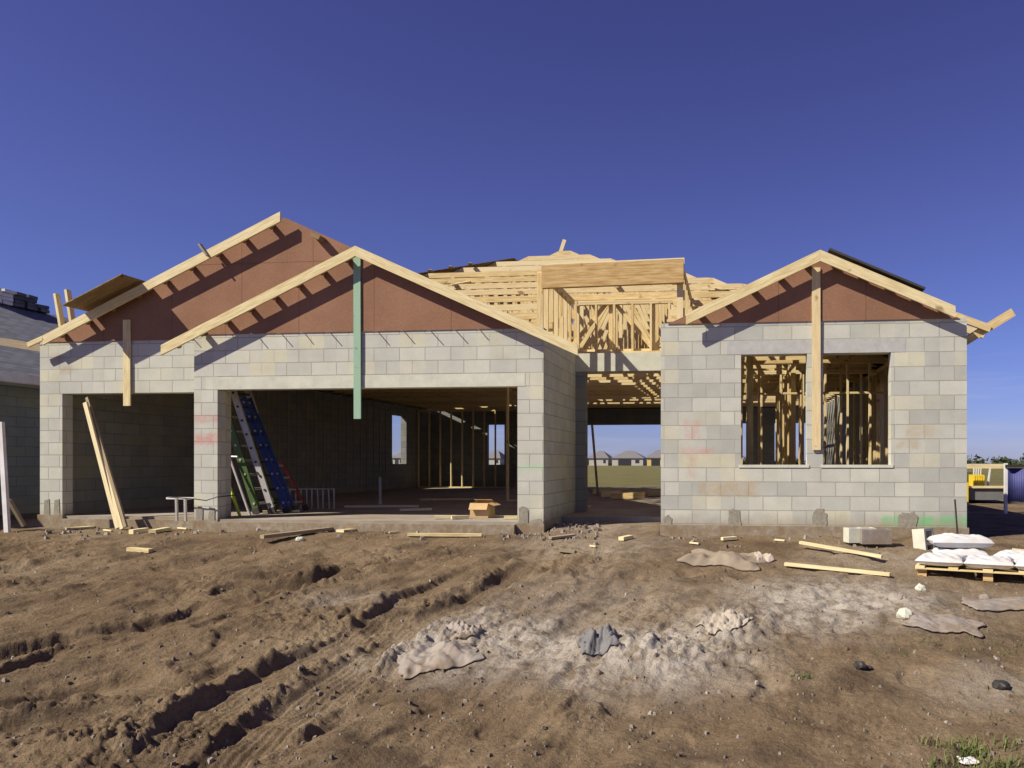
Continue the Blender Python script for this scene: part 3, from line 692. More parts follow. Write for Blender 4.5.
# boards leaning inside the left opening
for i, (xt, yt, xb2, yb2, ww) in enumerate(((86, 405, 118, 528, .07), (89, 411, 122.5, 529, .06), (88, 400, 126, 527, .05))):
    t_ = P(xt, yt, YL - .06 + .05*i); b2 = P(xb2, yb2, YL - .35 - .02*i)
    o = MB().beam(b2, t_ + (t_-b2)*.02, ww, .036, (0,-1,0)).build('leaning_board', [PALEW, PALEW, OLDWOOD][i])
    tag(o, ['leftmost and lightest pine board leaning in the left garage opening', 'pale middle board of the three leaning in the left garage opening', 'darker rightmost board leaning in the left garage opening'][i], 'board', 'boards leaning in the left garage')
def ladder(name, bottom, topp, gap, rail_w, rail_d, mat, nr, label, group='ladders leaning inside the garage'):
    b0, t0 = Vector(bottom), Vector(topp)
    o = empty(name, b0, label, 'ladder', group)
    gv = Vector((0, gap, 0))
    for k in (0, 1): MB().beam(b0+gv*k, t0+gv*k, rail_w, rail_d, (0,1,0)).build('rail', mat, o)
    for k in range(nr):
        t = (k+.7)/nr; p = b0.lerp(t0, t)
        MB().tube([p - Vector((0,.03,0)), p+gv+Vector((0,.03,0))], .02, 8).build('rung', ALU if mat is not ALU else DARK, o)
    for k in (0, 1): MB().beam(b0+gv*k, b0+gv*k+(t0-b0).normalized()*.1, rail_w+.02, rail_d+.03, (0,1,0)).build('foot', DARK, o)
    return o
def pg(x, y, Y): p = P(x, y, Y); return (p.x, Y, p.z)
def lad(name, xb, xt, yt, Y, *a):
    b = P(xb, 463, Y); t = P(xt, yt, Y); return ladder(name, (b.x, Y, .01), (t.x, Y, t.z), *a)
lad('extension_ladder', 273, 228, 375, 12.3, .42, .11, .03, ALU, 10, 'long aluminium extension ladder, tallest of those leaning in the garage')
lad('step_ladder', 288, 243, 398, 12.55, .16, .12, .03, BLUE, 8, 'blue fibreglass ladder leaning between aluminium rails in the garage')
lad('step_ladder', 258, 226, 412, 12.2, .45, .13, .03, GREEN, 7, 'dark green ladder leaning nearest the block column in the garage')
lad('step_ladder', 296, 270, 462, 12.9, .35, .07, .03, RED, 4, 'short red ladder at the right end of the leaning ladders')
a = P(240, 520, 11.75); b_ = P(224, 470, 11.9)
tag(MB().beam((a.x, a.y, .0), b_, .03, .04).build('spirit_level', LIME), 'bright lime green bar leaning behind the block column', 'level')
a = P(250, 515, 12.0); b_ = P(230, 458, 12.1)
o = MB().tube([(a.x, a.y, 0), b_], .022, 8); o.tube([b_ - Vector((.12,0,-.03)), b_ + Vector((.14,0,.02))], .018)
tag(o.build('pole_tool', ALU), 'grey metal pole tool with short crossbar leaning by the lime bar', 'tool')
# trestle
q0 = P(170, 498, 11.3); q1 = P(199, 497, 11.3)
o = empty('trestle', (q0.x+.2, 11.2, -.03), 'small white metal trestle beside the middle block column', 'trestle')
MB().beam((q0.x, 11.25, q0.z), (q0.x+.47, 11.25, q0.z), .07, .03).build('top_bar', WHITE, o)
for dx in (.19, .34):
    MB().beam((q0.x+dx, 11.2, q0.z), (q0.x+dx+.01, 11.2, -.04), .035, .03).build('leg', ALU, o)
a = [P(168, 497, 11.0), P(195, 499, 10.99), P(206, 500.5, 10.99), P(217, 497, 10.99), P(236, 495, 11.5)]
tag(MB().tube([Vector(p) for p in a], .009, 6).build('cable', DARK), 'thin dark cable strung across the foot of the middle column', 'cable')
# pipe rack
q0 = P(290, 489, 13.8); q1 = P(334, 489, 13.8)
o = empty('pipe_rack', ((q0.x+q1.x)/2, 13.8, 0), 'low grey rack of upright pipes standing on the garage floor', 'rack')
MB().tube([q0, q1], .012).build('rail', ALU, o)
for k in range(9):
    x = q0.x+(q1.x-q0.x)*k/8; MB().tube([(x, 13.8+.03*(k%2), 0), (x, 13.8, q0.z+.02)], .014).build('upright_pipe', ALU, o)
a = P(380, 478, 15.5); tag(MB().tube([(a.x, 15.5, 0), (a.x, 15.5, a.z+.02)], .03).tube([(a.x, 15.5, 0), (a.x, 15.5, .08)], .045).build('pipe_stub', ALU), 'single upright pipe stub rising from the garage slab', 'pipe')
# cardboard box
a = P(470, 519, 11.75); b_ = P(488, 505, 11.75)
o = empty('cardboard_box', ((a.x+b_.x)/2, 11.9, 0), 'open brown cardboard box on the garage slab near the right column', 'box')
wz = b_.z - 0
bd = MB()
x0, x1, y0, y1 = a.x, b_.x, 11.75, 12.1; hz = .24
for q in ((x0,x1,y0,y0+.008), (x0,x1,y1-.008,y1), (x0,x0+.008,y0+.008,y1-.008), (x1-.008,x1,y0+.008,y1-.008)): bd.box(q[0],q[1],q[2],q[3],.012,hz)
bd.box(x0,x1,y0,y1,.003,.011); bd.build('box_body', CARD, o)
MB().slab([(x0,y0,hz),(x1,y0,hz),(x1,y0-.07,hz-.1),(x0,y0-.07,hz-.1)], .005).build('flap', CARD, o)
MB().slab([(x1+.001,y0,hz),(x1+.001,y1,hz),(x1+.1,y1,hz-.04),(x1+.1,y0,hz-.04)], .005).build('flap', CARD, o)
MB().slab([(x0,y1,hz),(x1,y1,hz),(x1,y1-.15,hz+.05),(x0,y1-.15,hz+.05)], .005).build('flap', CARD, o)
for i, (x, y, dx, l) in enumerate(((455, 518, .22, 'short offcut of pine left of the cardboard box'), (437, 520, .3, 'thin pale offcut lying on the garage sill'), (505, 524, .2, 'pale chip of timber at the foot of the right garage column'))):
    a = P(x, y, 11.6); tag(MB().beam((a.x, 11.45+.05*i, .03), (a.x+dx, 11.6, .03), .07, .05).build('offcut', PALEW), l, 'offcut', 'timber offcuts by the garage sill')
# boards on the dirt
plank(262, 543, 374, 529, 'long weathered dark board lying before the main garage opening', .09, .05, OLDWOOD, .05)
plank(340, 533, 386, 529, 'short pale board end beneath the long weathered board', .14, .04, PALEW, .02)
plank(408, 536.5, 482, 537, 'straight pale board lying along the main garage sill', .07, .04, PALEW, .03)
plank(800, 549, 882, 561, 'upper of two long pale boards lying right of the centre', .06, .036, PALEW, .07)
plank(785, 567, 890, 578, 'lower of two long pale boards lying right of the centre', .06, .036, PALEW, .03)
plank(129, 550, 151, 552, 'little pale offcut lying on dirt below the left garage', .08, .05, PALEW, .02)
plank(131, 534, 147, 532, 'left pale block of wood by the left garage sill', .1, .07, PALEW, .03)
plank(152, 534, 168, 531, 'right pale block of wood by the left garage sill', .1, .05, PALEW, .03)
plank(68, 530, 92, 528, 'pale flat scrap lying at the foot of the left column', .14, .03, PALEW, .02)
plank(559, 551, 575, 552, 'dark little offcut on dirt in front of the entry', .06, .04, OLDWOOD, .03)
plank(550, 540, 575, 537, 'weathered scrap beside the right garage column foot', .1, .03, OLDWOOD, .03)
plank(621, 541, 631, 539, 'tiny pale chunk on the dirt before the entry', .09, .05, PALEW, .03)
plank(722, 541, 736, 540, 'tiny yellow offcut under the block wall of the right wing', .07, .04, PALEW, .03)
plank(1012, 553, 1040, 556, 'pale board end at the right edge behind the cement bags', .09, .05, PALEW, .03)
for i, (x, y, dx, l) in enumerate(((104, 531, 8, 'thin pale splinter on dirt left of the leaning boards'), (178, 529, 9, 'little pale splinter before the middle block column'), (398, 533, -9, 'short pale splinter just left of the straight garage sill board'), (590, 547, 6, 'pale chip on the dirt right of the dark little offcut'), (690, 544, 9, 'pale splinter on dirt left of the tiny yellow offcut'), (775, 541, 10, 'thin splinter at the wall base below the window pier'), (985, 560, 9, 'splinter on the dirt behind the topmost cement bag'))):
    plank(x, y, x+dx, y+1, l, .03, .02, PALEW, .02, 'splinters on the dirt')
# concrete blocks
def cmu(x, y, rot, tilt, label, mat=LINTEL):
    g = G(x, y); m_ = MB(); L, W_, Hh = .39, .19, .19
    def tb(a, b2, c, d, e, f): m_.box(a, b2, c, d, e, f)
    tb(-L/2, L/2, -W_/2, -W_/2+.035, 0, Hh); tb(-L/2, L/2, W_/2-.035, W_/2, 0, Hh)
    for xc in (-L/2+.017, 0, L/2-.017): tb(xc-.017, xc+.017, -W_/2+.035, W_/2-.035, 0, Hh)
    R = Matrix.Rotation(rot, 3, 'Z') @ Matrix.Rotation(tilt, 3, 'Y') 
    m_.v = [g + R @ v + Vector((0, 0, .04)) for v in m_.v]
    return tag(m_.build('concrete_block', mat), label, 'block', 'loose concrete blocks by the right wing')
cmu(860, 545, .25, 0, 'pale concrete block lying flat, left of a touching pair', LINTEL)
cmu(875, 546.5, .1, 0, 'greyer concrete block lying flat, right of a touching pair', CONCR)
cmu(918, 547, -.9, 1.45, 'single concrete block standing on end near the cement bags', LINTEL)
g = G(958, 541); tag(MB().tube([g, g + Vector((-.035, .02, .56))], .012, 6).build('rebar_stake', DARK), 'thin dark rebar stake in front of the wing corner', 'stake')
# pallet with cement bags
A = G(915, 576); ang = -.33
B = Matrix.Rotation(ang, 3, 'Z')
pz = -.46
A.z = max(A.z, gz1(A.x+.6, A.y)) + .0
o = empty('pallet', A, 'wooden pallet under the cement bags at the right edge', 'pallet')
def rel(p): return A + B @ Vector(p)
PW, PD = 1.5, 1.05
for k in range(3):
    for j in range(3):
        xq_ = .07 + j*(PW-.14)/2; MB().beam(rel((xq_-.05, .06+k*(PD-.12)/2, .035)), rel((xq_+.05, .06+k*(PD-.12)/2, .035)), .05, .10).build('pallet_block', BEAM, o)
for k in range(3): MB().beam(rel((0, .03+k*(PD-.06)/2, .088)), rel((PW, .03+k*(PD-.06)/2, .088)), .08, .012).build('stringer', WOOD, o)
for k in range(5):
    MB().beam(rel((.05+k*(PW-.1)/4, 0, .105)), rel((.05+k*(PW-.1)/4, PD, .105)), .1, .02).build('deck_board', WOOD, o)
def bag(c, rot, L, W_, Hh, label, mat=SACK, seed=0):
    m_ = MB(); nu, nv = 26, 18; rr = random.Random(seed)
    ph = [rr.uniform(0, 6) for _ in range(6)]
    R = Matrix.Rotation(rot, 3, 'Z')
    def pt(u, v, s_):
        # pillow form: flat seamed edge and swollen middle
        x = (u-.5)*L; y_ = (v-.5)*W_
        e = (1-abs(2*u-1)**5)*(1-abs(2*v-1)**4)
        wr = .012*math.sin(9*u+ph[0]+3*v)*math.sin(7*v+ph[1]) + .007*math.sin(23*u+ph[2]+11*v) + .004*math.sin(31*v+ph[3]-19*u)
        k = Hh*.5
        z = k + s_*k*(max(e, 0)**.45) + (wr*e if s_ > 0 else 0)
        p = 1 - .05*math.cos(math.pi*(2*v-1))*abs(2*u-1)
        return c + R @ Vector((x*p, y_*(1-.05*abs(2*u-1)), z))
    for s_ in (1, -1):
        for i in range(nu):
            for j in range(nv):
                q = [pt(i/nu, j/nv, s_), pt((i+1)/nu, j/nv, s_), pt((i+1)/nu, (j+1)/nv, s_), pt(i/nu, (j+1)/nv, s_)]
                m_.quad(q if s_ > 0 else q[::-1], [(0,0)]*4, 0, True)
    return tag(m_.build('cement_bag', mat), label, 'bag', 'cement bags on and by the pallet')
for k, l in enumerate(('left white cement bag of the front row on the pallet', 'middle white cement bag of the front row on the pallet', 'right white cement bag of the front row, cut by the frame')):
    bag(rel((.26+k*.5, .27, .112)), ang+random.uniform(-.05, .05), .49, .54, .115, l, seed=k)
bag(rel((.42, .82, .118)), ang+.1, .6, .42, .14, 'back white cement bag on the pallet beneath the topmost one', seed=8)
bag(rel((1.1, .80, .118)), ang-.1, .6, .42, .12, 'dusty cement bag lying at the back right of the pallet', seed=9)
bag(rel((.42, .86, .255)), ang+.28, .66, .44, .15, 'topmost white cement bag lying across the back of the pallet', seed=11)
# crumpled sheets and rubble
def crumple(x, y, sx, sy, h, label, name, mat, rot=0., seed=0, cat='sheet', group=None, sharp=1.0, n=46, th=.006):
    g = G(x, y); m_ = MB(); rr = np.random.RandomState(seed); o1 = rr.uniform(0, 60, 4)
    u = np.linspace(-1, 1, n); U, V = np.meshgrid(u, u, indexing='ij')
    ang_ = np.arctan2(V, U); rad = np.maximum(np.abs(U), np.abs(V))
    k = 1 + .28*perlin(np.cos(ang_)*1.3+o1[0], np.sin(ang_)*1.3+o1[1]) + .12*perlin(np.cos(ang_)*4+o1[2], np.sin(ang_)*4)
    X = U*sx/2*k; Y = V*sy/2*k
    X2 = g.x + X*math.cos(rot) - Y*math.sin(rot); Y2 = g.y + X*math.sin(rot) + Y*math.cos(rot)
    f = (.45 + .8*perlin(U*1.1+o1[0], V*1.1+o1[1]) + .5*(1-np.abs(perlin(U*1.7+o1[2], V*1.1+U+o1[3]))*3) + .10*fbm(U*5+o1[1], V*5, 2))*.62*sharp
    Z = gz(X2.ravel(), Y2.ravel()).reshape(X.shape) + .012 + h*np.clip(f, 0, 1.2)*(1-rad**4)*.8
    pts = np.stack([X2, Y2, Z], -1)
    for i in range(n-1):
        for j in range(n-1):
            m_.quad([pts[i,j], pts[i+1,j], pts[i+1,j+1], pts[i,j+1]], [(0,0)]*4, 0, False)
    ob = m_.build(name, mat)
    # weld so that the sheet shades as one surface, then give it thickness
    import bmesh
    bm = bmesh.new(); bm.from_mesh(ob.data); bmesh.ops.remove_doubles(bm, verts=bm.verts, dist=1e-5)
    for f_ in bm.faces: f_.smooth = True
    bm.to_mesh(ob.data); bm.free()
    md = ob.modifiers.new('thickness', 'SOLIDIFY'); md.thickness = th; md.offset = 1
    return tag(ob, label, cat, group)
crumple(440, 658, .62, .36, .12, 'crumpled dusty plastic sheet spread on dirt below the ruts', 'plastic_sheet', PLASTIC, .5, 1, group='crumpled sheets on the dirt', th=.002)
crumple(462, 634, .3, .22, .15, 'small upright dusty plastic scrap just above the crumpled sheet', 'plastic_sheet', PLASTIC, .2, 5, group='crumpled sheets on the dirt', th=.002)
crumple(598, 646, .3, .3, .12, 'folded grey-blue cloth lying in the churned dirt at centre', 'cloth', m_simple('grey_cloth', (.17, .165, .16), .8, 0, .2, 6, .4, .1), .3, 9, cat='cloth')
crumple(725, 560, .95, .6, .16, 'rumpled brown paper sheet on dirt below the right wing wall', 'paper_sheet', m_simple('brown_paper', (.27, .22, .16), .8, 0, .15, 5, .4, .1), -.2, 12)
crumple(762, 562, .22, .2, .17, 'pale paper scrap standing right of the rumpled brown sheet', 'paper_scrap', m_simple('pale_paper', (.42, .36, .29), .8, 0, .1, 5, .4, .1), .4, 14)
crumple(940, 626, .68, .42, .09, 'flat spilled slab of set grey concrete with broken edge', 'concrete_spill', CONCR, -.35, 21, 'concrete', 'concrete spills on the dirt', sharp=.35, th=.012)
crumple(1010, 605, .8, .45, .12, 'larger rough grey concrete spill cut by the right frame edge', 'concrete_spill', CONCR, .1, 24, 'concrete', 'concrete spills on the dirt', sharp=.45, th=.012)
crumple(724, 622, .42, .26, .045, 'torn buff paper bag half buried in the pale mound', 'torn_bag', m_simple('buff_bag', (.38, .33, .26), .85, 0, .2, 6, .6, .1), .6, 31, 'bag')
def rock(x, y, r, label, mat, seed=0, flat=.6, name='rock', group=None):
    g = G(x, y); m_ = MB(); n, k = 14, 9; rr = np.random.RandomState(seed).uniform(0, 50, 2)
    def pt(i, j):
        a = 2*math.pi*i/n; b = math.pi*j/k
        d = Vector((math.sin(b)*math.cos(a), math.sin(b)*math.sin(a), math.cos(b)))
        q = 1 + .45*float(perlin(np.array([d.x*1.6+rr[0]+d.z]), np.array([d.y*1.6+rr[1]]))[0])
        return g + Vector((d.x*r*q, d.y*r*q, d.z*r*q*flat + r*flat*.5))
    for i in range(n):
        for j in range(k): m_.quad([pt(i, j), pt(i, j+1), pt(i+1, j+1), pt(i+1, j)], [(0,0)]*4, 0)
    return tag(m_.build(name, mat), label, 'rock', group)
rock(1001, 688, .06, 'round near-black rock at the right edge of the dirt', DARK, 3)
rock(905, 621, .075, 'pale concrete lump at the left tip of the concrete spill', LINTEL, 4, .8, 'concrete_lump')
rock(921, 591, .055, 'small pale concrete lump below the pallet corner', LINTEL, 5, .9, 'concrete_lump')
rock(860, 668, .05, 'dark clod beside a black scrap in the open dirt', DARK, 6, .7, 'clod')
rock(868, 669, .035, 'small black scrap touching the dark clod', DARK, 7, .5, 'clod')
rock(985, 601, .06, 'grey concrete lump between the two concrete spills', CONCR, 8, .8, 'concrete_lump')
rock(300, 541, .06, 'pale stone at the left end of the weathered board', LINTEL, 9, .7)
# pebbles and crumbs
def stones():
    m_ = MB(); rr = random.Random(5)
    X = []; 
    for _ in range(900): X.append(G0(rr.choice([rr.uniform(40, 545), rr.uniform(660, 970), rr.uniform(500, 600)]), rr.gauss(531, 3.2) if rr.random() < .8 else rr.gauss(536, 5)))
    for _ in range(3600):
        px = rr.uniform(-30, 1060); py = 528 + 262*rr.random()**1.3
        X.append(G0(px, py))
    xs = np.array([p[0] for p in X]); ys = np.array([p[1] for p in X]); zz = gz(xs, ys)
    nb_ = len(X)
    cl = fbm(xs*1.2+9, ys*1.2, 2)
    for i_, (x, y_, z, c) in enumerate(zip(xs, ys, zz, cl)):
        big = i_ < 900
        if not big and c < rr.uniform(-.5, .35): continue
        s = (.012 + .04*rr.random()**3) if big else (.006 + .018*rr.random()**3); t = rr.random()**(1 if big else 2)
        q = [Vector((rr.gauss(0, 1), rr.gauss(0, 1), rr.gauss(0, 1))).normalized()*s*rr.uniform(.7, 1.2) for _ in range(4)]
        a = rr.uniform(0, 6.28)
        base = [Vector((math.cos(a+k*1.57)*s*rr.uniform(.7, 1.2), math.sin(a+k*1.57)*s*rr.uniform(.7, 1.2), -.3*s)) for k in range(4)]
        tp = [b2*.6 + Vector((0, 0, s*rr.uniform(.7, 1.2))) for b2 in base]
        o_ = Vector((x, y_, z+.001))
        for k in range(4):
            j = (k+1) % 4; m_.quad([o_+base[k], o_+base[j], o_+tp[j], o_+tp[k]], [(0,0)]*4, t)
        m_.quad([o_+v for v in tp], [(0,0)]*4, t)
    tag(m_.build('pebbles', STONE), 'loose pebbles and crumbs scattered over the dirt', 'pebbles', kind='stuff')
stones()
def tuft(m_, x, y, n, h, rr, spread):
    for _ in range(n):
        px, py = x+rr.gauss(0, spread), y+rr.gauss(0, spread*.6); z = gz1(px, py) - .005
        a = rr.uniform(0, 6.28); l = h*rr.uniform(.4, 1.1); w_ = .0035
        d = Vector((math.cos(a), math.sin(a), 0)); s_ = Vector((-d.y, d.x, 0))*w_; t = rr.random()
        p0 = Vector((px, py, z)); p1 = p0+d*l*.25+Vector((0,0,l*.6)); p2 = p0+d*l*.75+Vector((0,0,l*.85))
        m_.quad([p0-s_, p0+s_, p1+s_*.8, p1-s_*.8], [(0,0)]*4, t); m_.quad([p1-s_*.8, p1+s_*.8, p2], [(0,0)]*3, t)
rr = random.Random(2)
m_ = MB()
for _ in range(26): p = G0(rr.uniform(930, 1040), rr.uniform(742, 775)); tuft(m_, p[0], p[1], 16, .09, rr, .05)
for (x, y, n, h, s) in ((800, 682, 22, .05, .05), (806, 680, 16, .05, .05), (905, 655, 16, .04, .10), (950, 650, 20, .04, .15), (885, 640, 14, .04, .1), (1000, 645, 20, .05, .12), (990, 720, 14, .06, .08), (1015, 655, 16, .05, .1), (925, 645, 20, .04, .12)):
    p = G0(x, y); tuft(m_, p[0], p[1], n, h, rr, s)
tag(m_.build('grass', GRASS), 'thin green grass sprouting from dirt at lower right', 'grass', kind='stuff')
p = G(968, 762)
crumple(968, 764, .11, .05, .03, 'small scrap of white and blue litter by the grass', 'litter', WHITE, .2, 44, cat='litter')
# debris inside the entry passage
for i, (x, y, Y, dx, dy, w_, l) in enumerate(((592, 487, 21, 1.0, .3, .4, 'thick stack of pale boards lying at the left of the passage'), (612, 497, 18.3, .8, 0, .3, 'low yellow board stack in the middle of the passage'),
        (628, 491, 20.5, 1.4, .7, .12, 'long pale board lying aslant across the passage'), (640, 487, 21.5, .9, -.4, .14, 'shorter board crossing the long aslant one'), (648, 492, 20, .7, 0, .2, 'pale plank against the right side of the passage'), (600, 494, 19, .5, .2, .25, 'small bundle of offcuts at the left of the passage'))):
    a = P(x, y, Y); tag(MB().beam((a.x, Y, .08), (a.x+dx, Y+dy, .1), w_, .14).build('lumber', PALEW if i != 1 else WOOD), l, 'lumber', 'lumber lying in the entry passage')
a = P(598, 488, 20); b_ = P(592, 424, 20); tag(MB().beam((a.x, 20, 0), (b_.x, 20, b_.z), .09, .05).build('leaning_board', OLDWOOD), 'dark board leaning in the entry passage before the rear opening', 'board')
# debris on garage slab
for i, (x, y, Y, x1, l) in enumerate(((345, 509, 14.1, 412, 'long pale board lying on the dark garage slab'), (420, 500, 17, 470, 'dim board lying far back on the garage slab'), (400, 513, 13.2, 425, 'thin strip of wood near the garage sill'), (262, 520, 12.4, 290, 'white board lying flat under the ladders'))):
    a = P(x, y, Y); b_ = P(x1, y, Y); tag(MB().beam((a.x, Y, .03), (b_.x, Y+.3, .03), .09, .04).build('lumber', PALEW), l, 'lumber', 'lumber lying on the garage slab')
# ------------------------------------------------------------------ neighbour house at left
nb = empty('neighbour_house', (-19, 18, -.2), 'finished grey block house with dark shingle roof at the left edge', 'house')
nx = -14.6
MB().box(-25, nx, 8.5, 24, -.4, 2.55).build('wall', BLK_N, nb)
ex, ez, rz = -14.0, 2.62, 5.15
f = MB(); f.box(ex-.02, ex+.02, 8, 24.6, ez-.16, ez+.02).build('fascia', WHITE, nb)
MB().box(nx, ex, 8.0, 24.6, ez-.17, ez-.15).build('soffit', WHITE, nb)
rx = -19.5; ry0, ry1 = 13, 20.3
rf = MB(); rf.slab([(ex, 8, ez), (ex, 24.6, ez), (rx, ry1, rz), (rx, ry0, rz)], .05); rf.slab([(-25, 8, ez), (rx, ry0, rz), (rx, ry1, rz), (-25, 24.6, ez)], .05)
rf.slab([(-25, 8, ez), (ex, 8, ez), (rx, ry0, rz)], .05); rf.slab([(ex, 24.6, ez), (-25, 24.6, ez), (rx, ry1, rz)], .05)
rf.build('roof', SHINGLE, nb)
for i, (x, y, l, mt) in enumerate(((4, 296, 'pale wrapped shingle bundle at the left end of the ridge stack', WHITE), (13, 299, 'second pale wrapped shingle bundle along the neighbour ridge', WHITE), (22, 302, 'third dark shingle bundle in the middle of the ridge stack', BUNDLE), (30, 304, 'fourth dark shingle bundle along the neighbour ridge', BUNDLE), (38, 307, 'rightmost dark shingle bundle on the neighbour ridge', BUNDLE))):
    a = P(x, y, 17.9 + i*.35); c = Vector((rx + .15, a.y, rz + .0)); 
    m_ = MB()
    for k in range(4 if i < 4 else 2): m_.beam(c + Vector((random.uniform(-.05,.05)-.1, -.16, .0+k*.1)), c + Vector((random.uniform(-.05,.05)-.1, .15, .0+k*.1)), .42, .09, tint=0)
    tag(m_.build('shingle_bundle', mt), l, 'shingles', 'shingle bundles on the neighbour roof')
# white leaning frame by the neighbour
a, b_ = P(7.5, 529, 10.6), P(1, 422, 10.6)
o = empty('white_post', (a.x, 10.6, -.2), 'white post with brace leaning at the left edge', 'post')
MB().beam((a.x, 10.6, -.2), b_, .075, .05, (0,1,0)).build('shaft', WHITE, o)
MB().beam(P(24, 526, 10.9), P(9, 500, 10.75), .05, .05, (0,1,0)).build('brace', OLDWOOD, o)
# ------------------------------------------------------------------ right distance
def dump():
    Y = 20.5
    x0, x1 = P(960, 463, Y).x, P(1007, 463, Y).x
    o = empty('skip_container', ((x0+x1)/2, Y, -.25), 'long open steel skip with pale top rail beyond the right wing', 'skip')
    zt = P(985, 465, Y).z; zm = P(985, 487, Y).z; zb = P(985, 498, Y).z
    MB().box(x0, x1, Y, Y+2.2, zb-.05, zm).build('body', m_simple('grey_steel', (.16, .16, .15), .7, 0, .2, 3), o)
    MB().beam((x0, Y-.03, zt-.03), (x1, Y-.03, zt-.03), .08, .12).build('top_rail', PALEW, o)
    MB().beam((x0, Y-.03, zm), (x1, Y-.03, zm), .06, .06).build('side_rail', PALEW, o)
    MB().box(x0, x1, Y+2.1, Y+2.2, zm, zt-.2).build('rear_panel', m_simple('olive_panel', (.10, .10, .04), .8, 0, .2, 3), o)
    for x in (x0+.1, x1-.03): MB().beam((x, Y-.02, zm), (x, Y-.02, zt-.05), .06, .06).build('post', PALEW, o)
    xk = P(965.5, 463, Y).x; MB().beam((xk, Y-.1, zb-.1), (xk, Y-.1, zm+.12), .06, .1).build('marker_post', YELLOW, o)
    a, b2 = P(977, 484, Y-.0), P(988, 475, Y)
    e = empty('yellow_crate', ((a.x+b2.x)/2, Y+.5, zm), 'yellow crate with upright sticks standing in the skip', 'crate')
    mm = MB().box(a.x, b2.x, Y+.3, Y+.34, zm, b2.z); mm.box(a.x, b2.x, Y+.66, Y+.7, zm, b2.z); mm.box(a.x, a.x+.03, Y+.34, Y+.66, zm, b2.z); mm.box(b2.x-.03, b2.x, Y+.34, Y+.66, zm, b2.z)
    for k in range(5): mm.box(a.x+.02+k*.06, a.x+.04+k*.06, Y+.285, Y+.3, zm+.02, b2.z-.02)
    mm.build('crate_body', YELLOW, e)
    for k in range(4): x = a.x+.05+k*(b2.x-a.x-.1)/3; MB().beam((x, Y+.5, zm), (x+.03, Y+.5, b2.z+.25), .03, .03).build('stick', WHITE, e)
    a = P(994, 484, Y); MB().beam((a.x, Y+.5, zm), (a.x+.08, Y+.5, zm+.6), .04, .04).build('stick', WHITE, e)
dump()
def tarp():
    Y = 16.5; x0, x1 = P(1008, 463, Y).x, P(1100, 463, Y).x; zt, zb = P(1015, 468, Y).z, P(1015, 502, Y).z
    o = empty('tarp_fence', (x0, Y, -.2), 'blue tarpaulin site fence with dark top bar at the right edge', 'fence')
    m_ = MB(); n = 60
    def pt(i, z): t = i/n; return (x0+(x1-x0)*t, Y + .03*math.sin(i*.45)+.03*math.sin(i*.27), z)
    for i in range(n):
        for j in range(1):
            za, zc = zb, zt
            m_.quad([pt(i, za), pt(i+1, za), pt(i+1, zc), pt(i, zc)], [(0,0)]*4, 0, True)
    m_.build('sheet', TARP, o).modifiers.new('th', 'SOLIDIFY').thickness = .006
    MB().beam((x0-.05, Y, zt+.04), (x1, Y, zt+.04), .06, .06).build('top_bar', DARK, o)
    for k in range(3): MB().beam((x0-.03+k*1.1, Y+.05, -.3), (x0-.03+k*1.1, Y+.05, zt+.1), .06, .06).build('post', WHITE, o)
tarp()
# far houses
def far_house(x0, x1, ybase, label, garage=True, Y=330, seed=0, roofh=3.4, wallmat=LIGHTWALL):
    a, b_ = P(x0, 463, Y), P(x1, 463, Y); z0 = -.3; w_ = b_.x - a.x; e = 3.0; D = 14
    o = empty('distant_house', ((a.x+b_.x)/2, Y, z0), label, 'house', 'distant houses beyond the field')
    MB().box(a.x, b_.x, Y, Y+D, z0, e).build('wall', wallmat, o)
    r_ = MB(); i = min(w_*.38, 6); ov = .5
    c = [(a.x-ov, Y-ov, e), (b_.x+ov, Y-ov, e), (b_.x+ov, Y+D+ov, e), (a.x-ov, Y+D+ov, e), (a.x+i, Y+D/2, e+roofh), (b_.x-i, Y+D/2, e+roofh)]
    for q in ((0,1,5,4), (1,2,5), (2,3,4,5), (3,0,4)): r_.slab([c[k] for k in q], .2)
    r_.build('roof', DARKROOF, o)
    if garage: MB().box(a.x+w_*.2, a.x+w_*.62, Y-.06, Y+.1, z0, 2.4).build('garage_opening', GLASSD, o)
    MB().box(b_.x-w_*.25, b_.x-w_*.12, Y-.06, Y+.1, .8, 2.2).build('window', GLASSD, o)
far_house(589, 608, 468, 'leftmost distant house seen through the entry passage', False)
far_house(612, 643, 468, 'wide distant house with open garage seen through the passage')
far_house(647, 668, 468, 'distant house with yellow timber front seen at the right of the passage', True, 310, wallmat=m_simple('yellow_front', (.6, .45, .15), .9))
far_house(484, 500, 468, 'distant house seen through the rear garage window', False)
far_house(393, 402, 468, 'distant house seen through the garage side window', True, 300)
def far_trees():
    m_ = MB(); rr = random.Random(11)
    def crown(x, y, r, h):
        for _ in range(55):
            d = Vector((rr.gauss(0, .45), rr.gauss(0, .45), rr.gauss(0, .4)))
            p = Vector((x, y, h-r*.7)) + Vector((d.x*r, d.y*r, d.z*r))
            s = r*.22; a = [Vector((rr.gauss(0, s), rr.gauss(0, s), rr.gauss(0, s))) for _ in range(3)]
            m_.quad([p+v for v in a], [(0,0)]*3, rr.random())
        m_.beam((x, y, -.5), (x, y, h-r*.8), r*.12, r*.12, tint=0)
    for k in range(420):
        px = rr.uniform(-100, 1150); Y = rr.uniform(370, 460); a = P(px, 463, Y)
        crown(a.x, Y, rr.uniform(2.2, 4.2), rr.uniform(1.6, 3.6) + (1.5 if rr.random() < .1 else 0))
    tag(m_.build('far_woodland', LEAF), 'low dark tree line along the horizon', 'trees', kind='stuff')
far_trees()
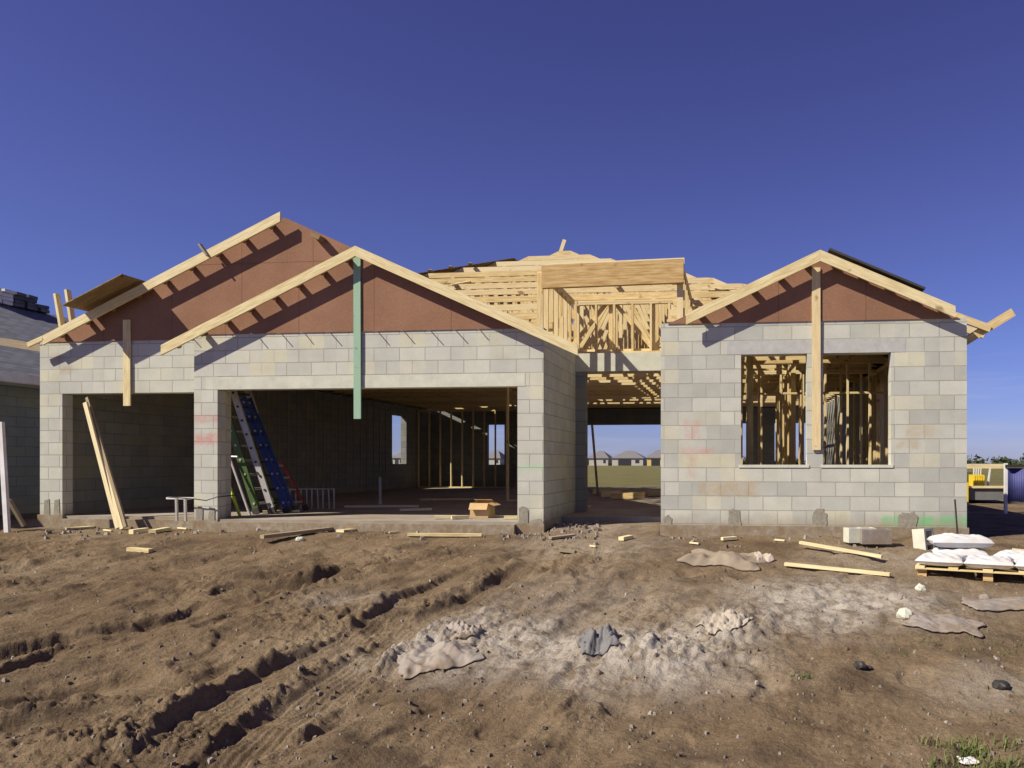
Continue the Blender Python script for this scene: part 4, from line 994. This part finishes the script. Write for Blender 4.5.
# ------------------------------------------------------------------ light, sky, camera
S = Vector((-1.4, -1.0, 1.55)).normalized()
sd = bpy.data.lights.new('sun', 'SUN'); sd.energy = 5.0; sd.angle = math.radians(.5); sd.color = (1, .92, .79)
so = bpy.data.objects.new('sun', sd); C.objects.link(so); so.rotation_euler = S.to_track_quat('Z', 'Y').to_euler(); so.location = (-10, -10, 20)
wd = bpy.data.worlds.new('World'); bpy.context.scene.world = wd; wd.use_nodes = True
nt = wd.node_tree; bg = nt.nodes['Background']
sk = nt.nodes.new('ShaderNodeTexSky'); sk.sky_type = 'NISHITA'; sk.sun_disc = False
sk.sun_elevation = math.asin(S.z); sk.sun_rotation = math.atan2(S.x, S.y); sk.ozone_density = 6; sk.air_density = .9; sk.dust_density = .3
gd = N(nt, 'ShaderNodeTexCoord').outputs['Generated']; gs = N(nt, 'ShaderNodeSeparateXYZ'); nt.links.new(gd, gs.inputs[0])
air = ramp(nt, gs.outputs[2], [(0., (.68, .66, 1.04)), (.3, (.80, .57, .94)), (.65, (.73, .44, .82))])
tintc = mixc(nt, 1., sk.outputs[0], air, 'MULTIPLY')
mpn = N(nt, 'ShaderNodeMapping'); mpn.inputs['Scale'].default_value = (3, 3, 38); nt.links.new(gd, mpn.inputs[0])
cl_ = mathn(nt, 'MULTIPLY', ramp(nt, noise(nt, mpn.outputs[0], 1.3, 5, .6), [(.48, 0.), (.7, 1.)]), ramp(nt, gs.outputs[2], [(.0, .5), (.09, .35), (.16, 0.)]))
tintc = mixc(nt, cl_, tintc, (4.6, 4.9, 7.0))
nt.links.new(tintc, bg.inputs[0]); bg.inputs[1].default_value = .072
cam = bpy.data.cameras.new('camera'); co_ = bpy.data.objects.new('camera', cam); C.objects.link(co_)
co_.location = (0, 0, EZ); co_.rotation_euler = (math.pi/2, 0, TH)
cam.sensor_width = 36; cam.lens = F/1024*36; cam.shift_x = (512-CX)/1024; cam.shift_y = (HY-384)/1024; cam.clip_end = 8000; cam.clip_start = .05
sc = bpy.context.scene; sc.camera = co_
sc.view_settings.view_transform = 'Standard'; sc.view_settings.look = 'None'; sc.view_settings.exposure = .42; sc.view_settings.gamma = 1
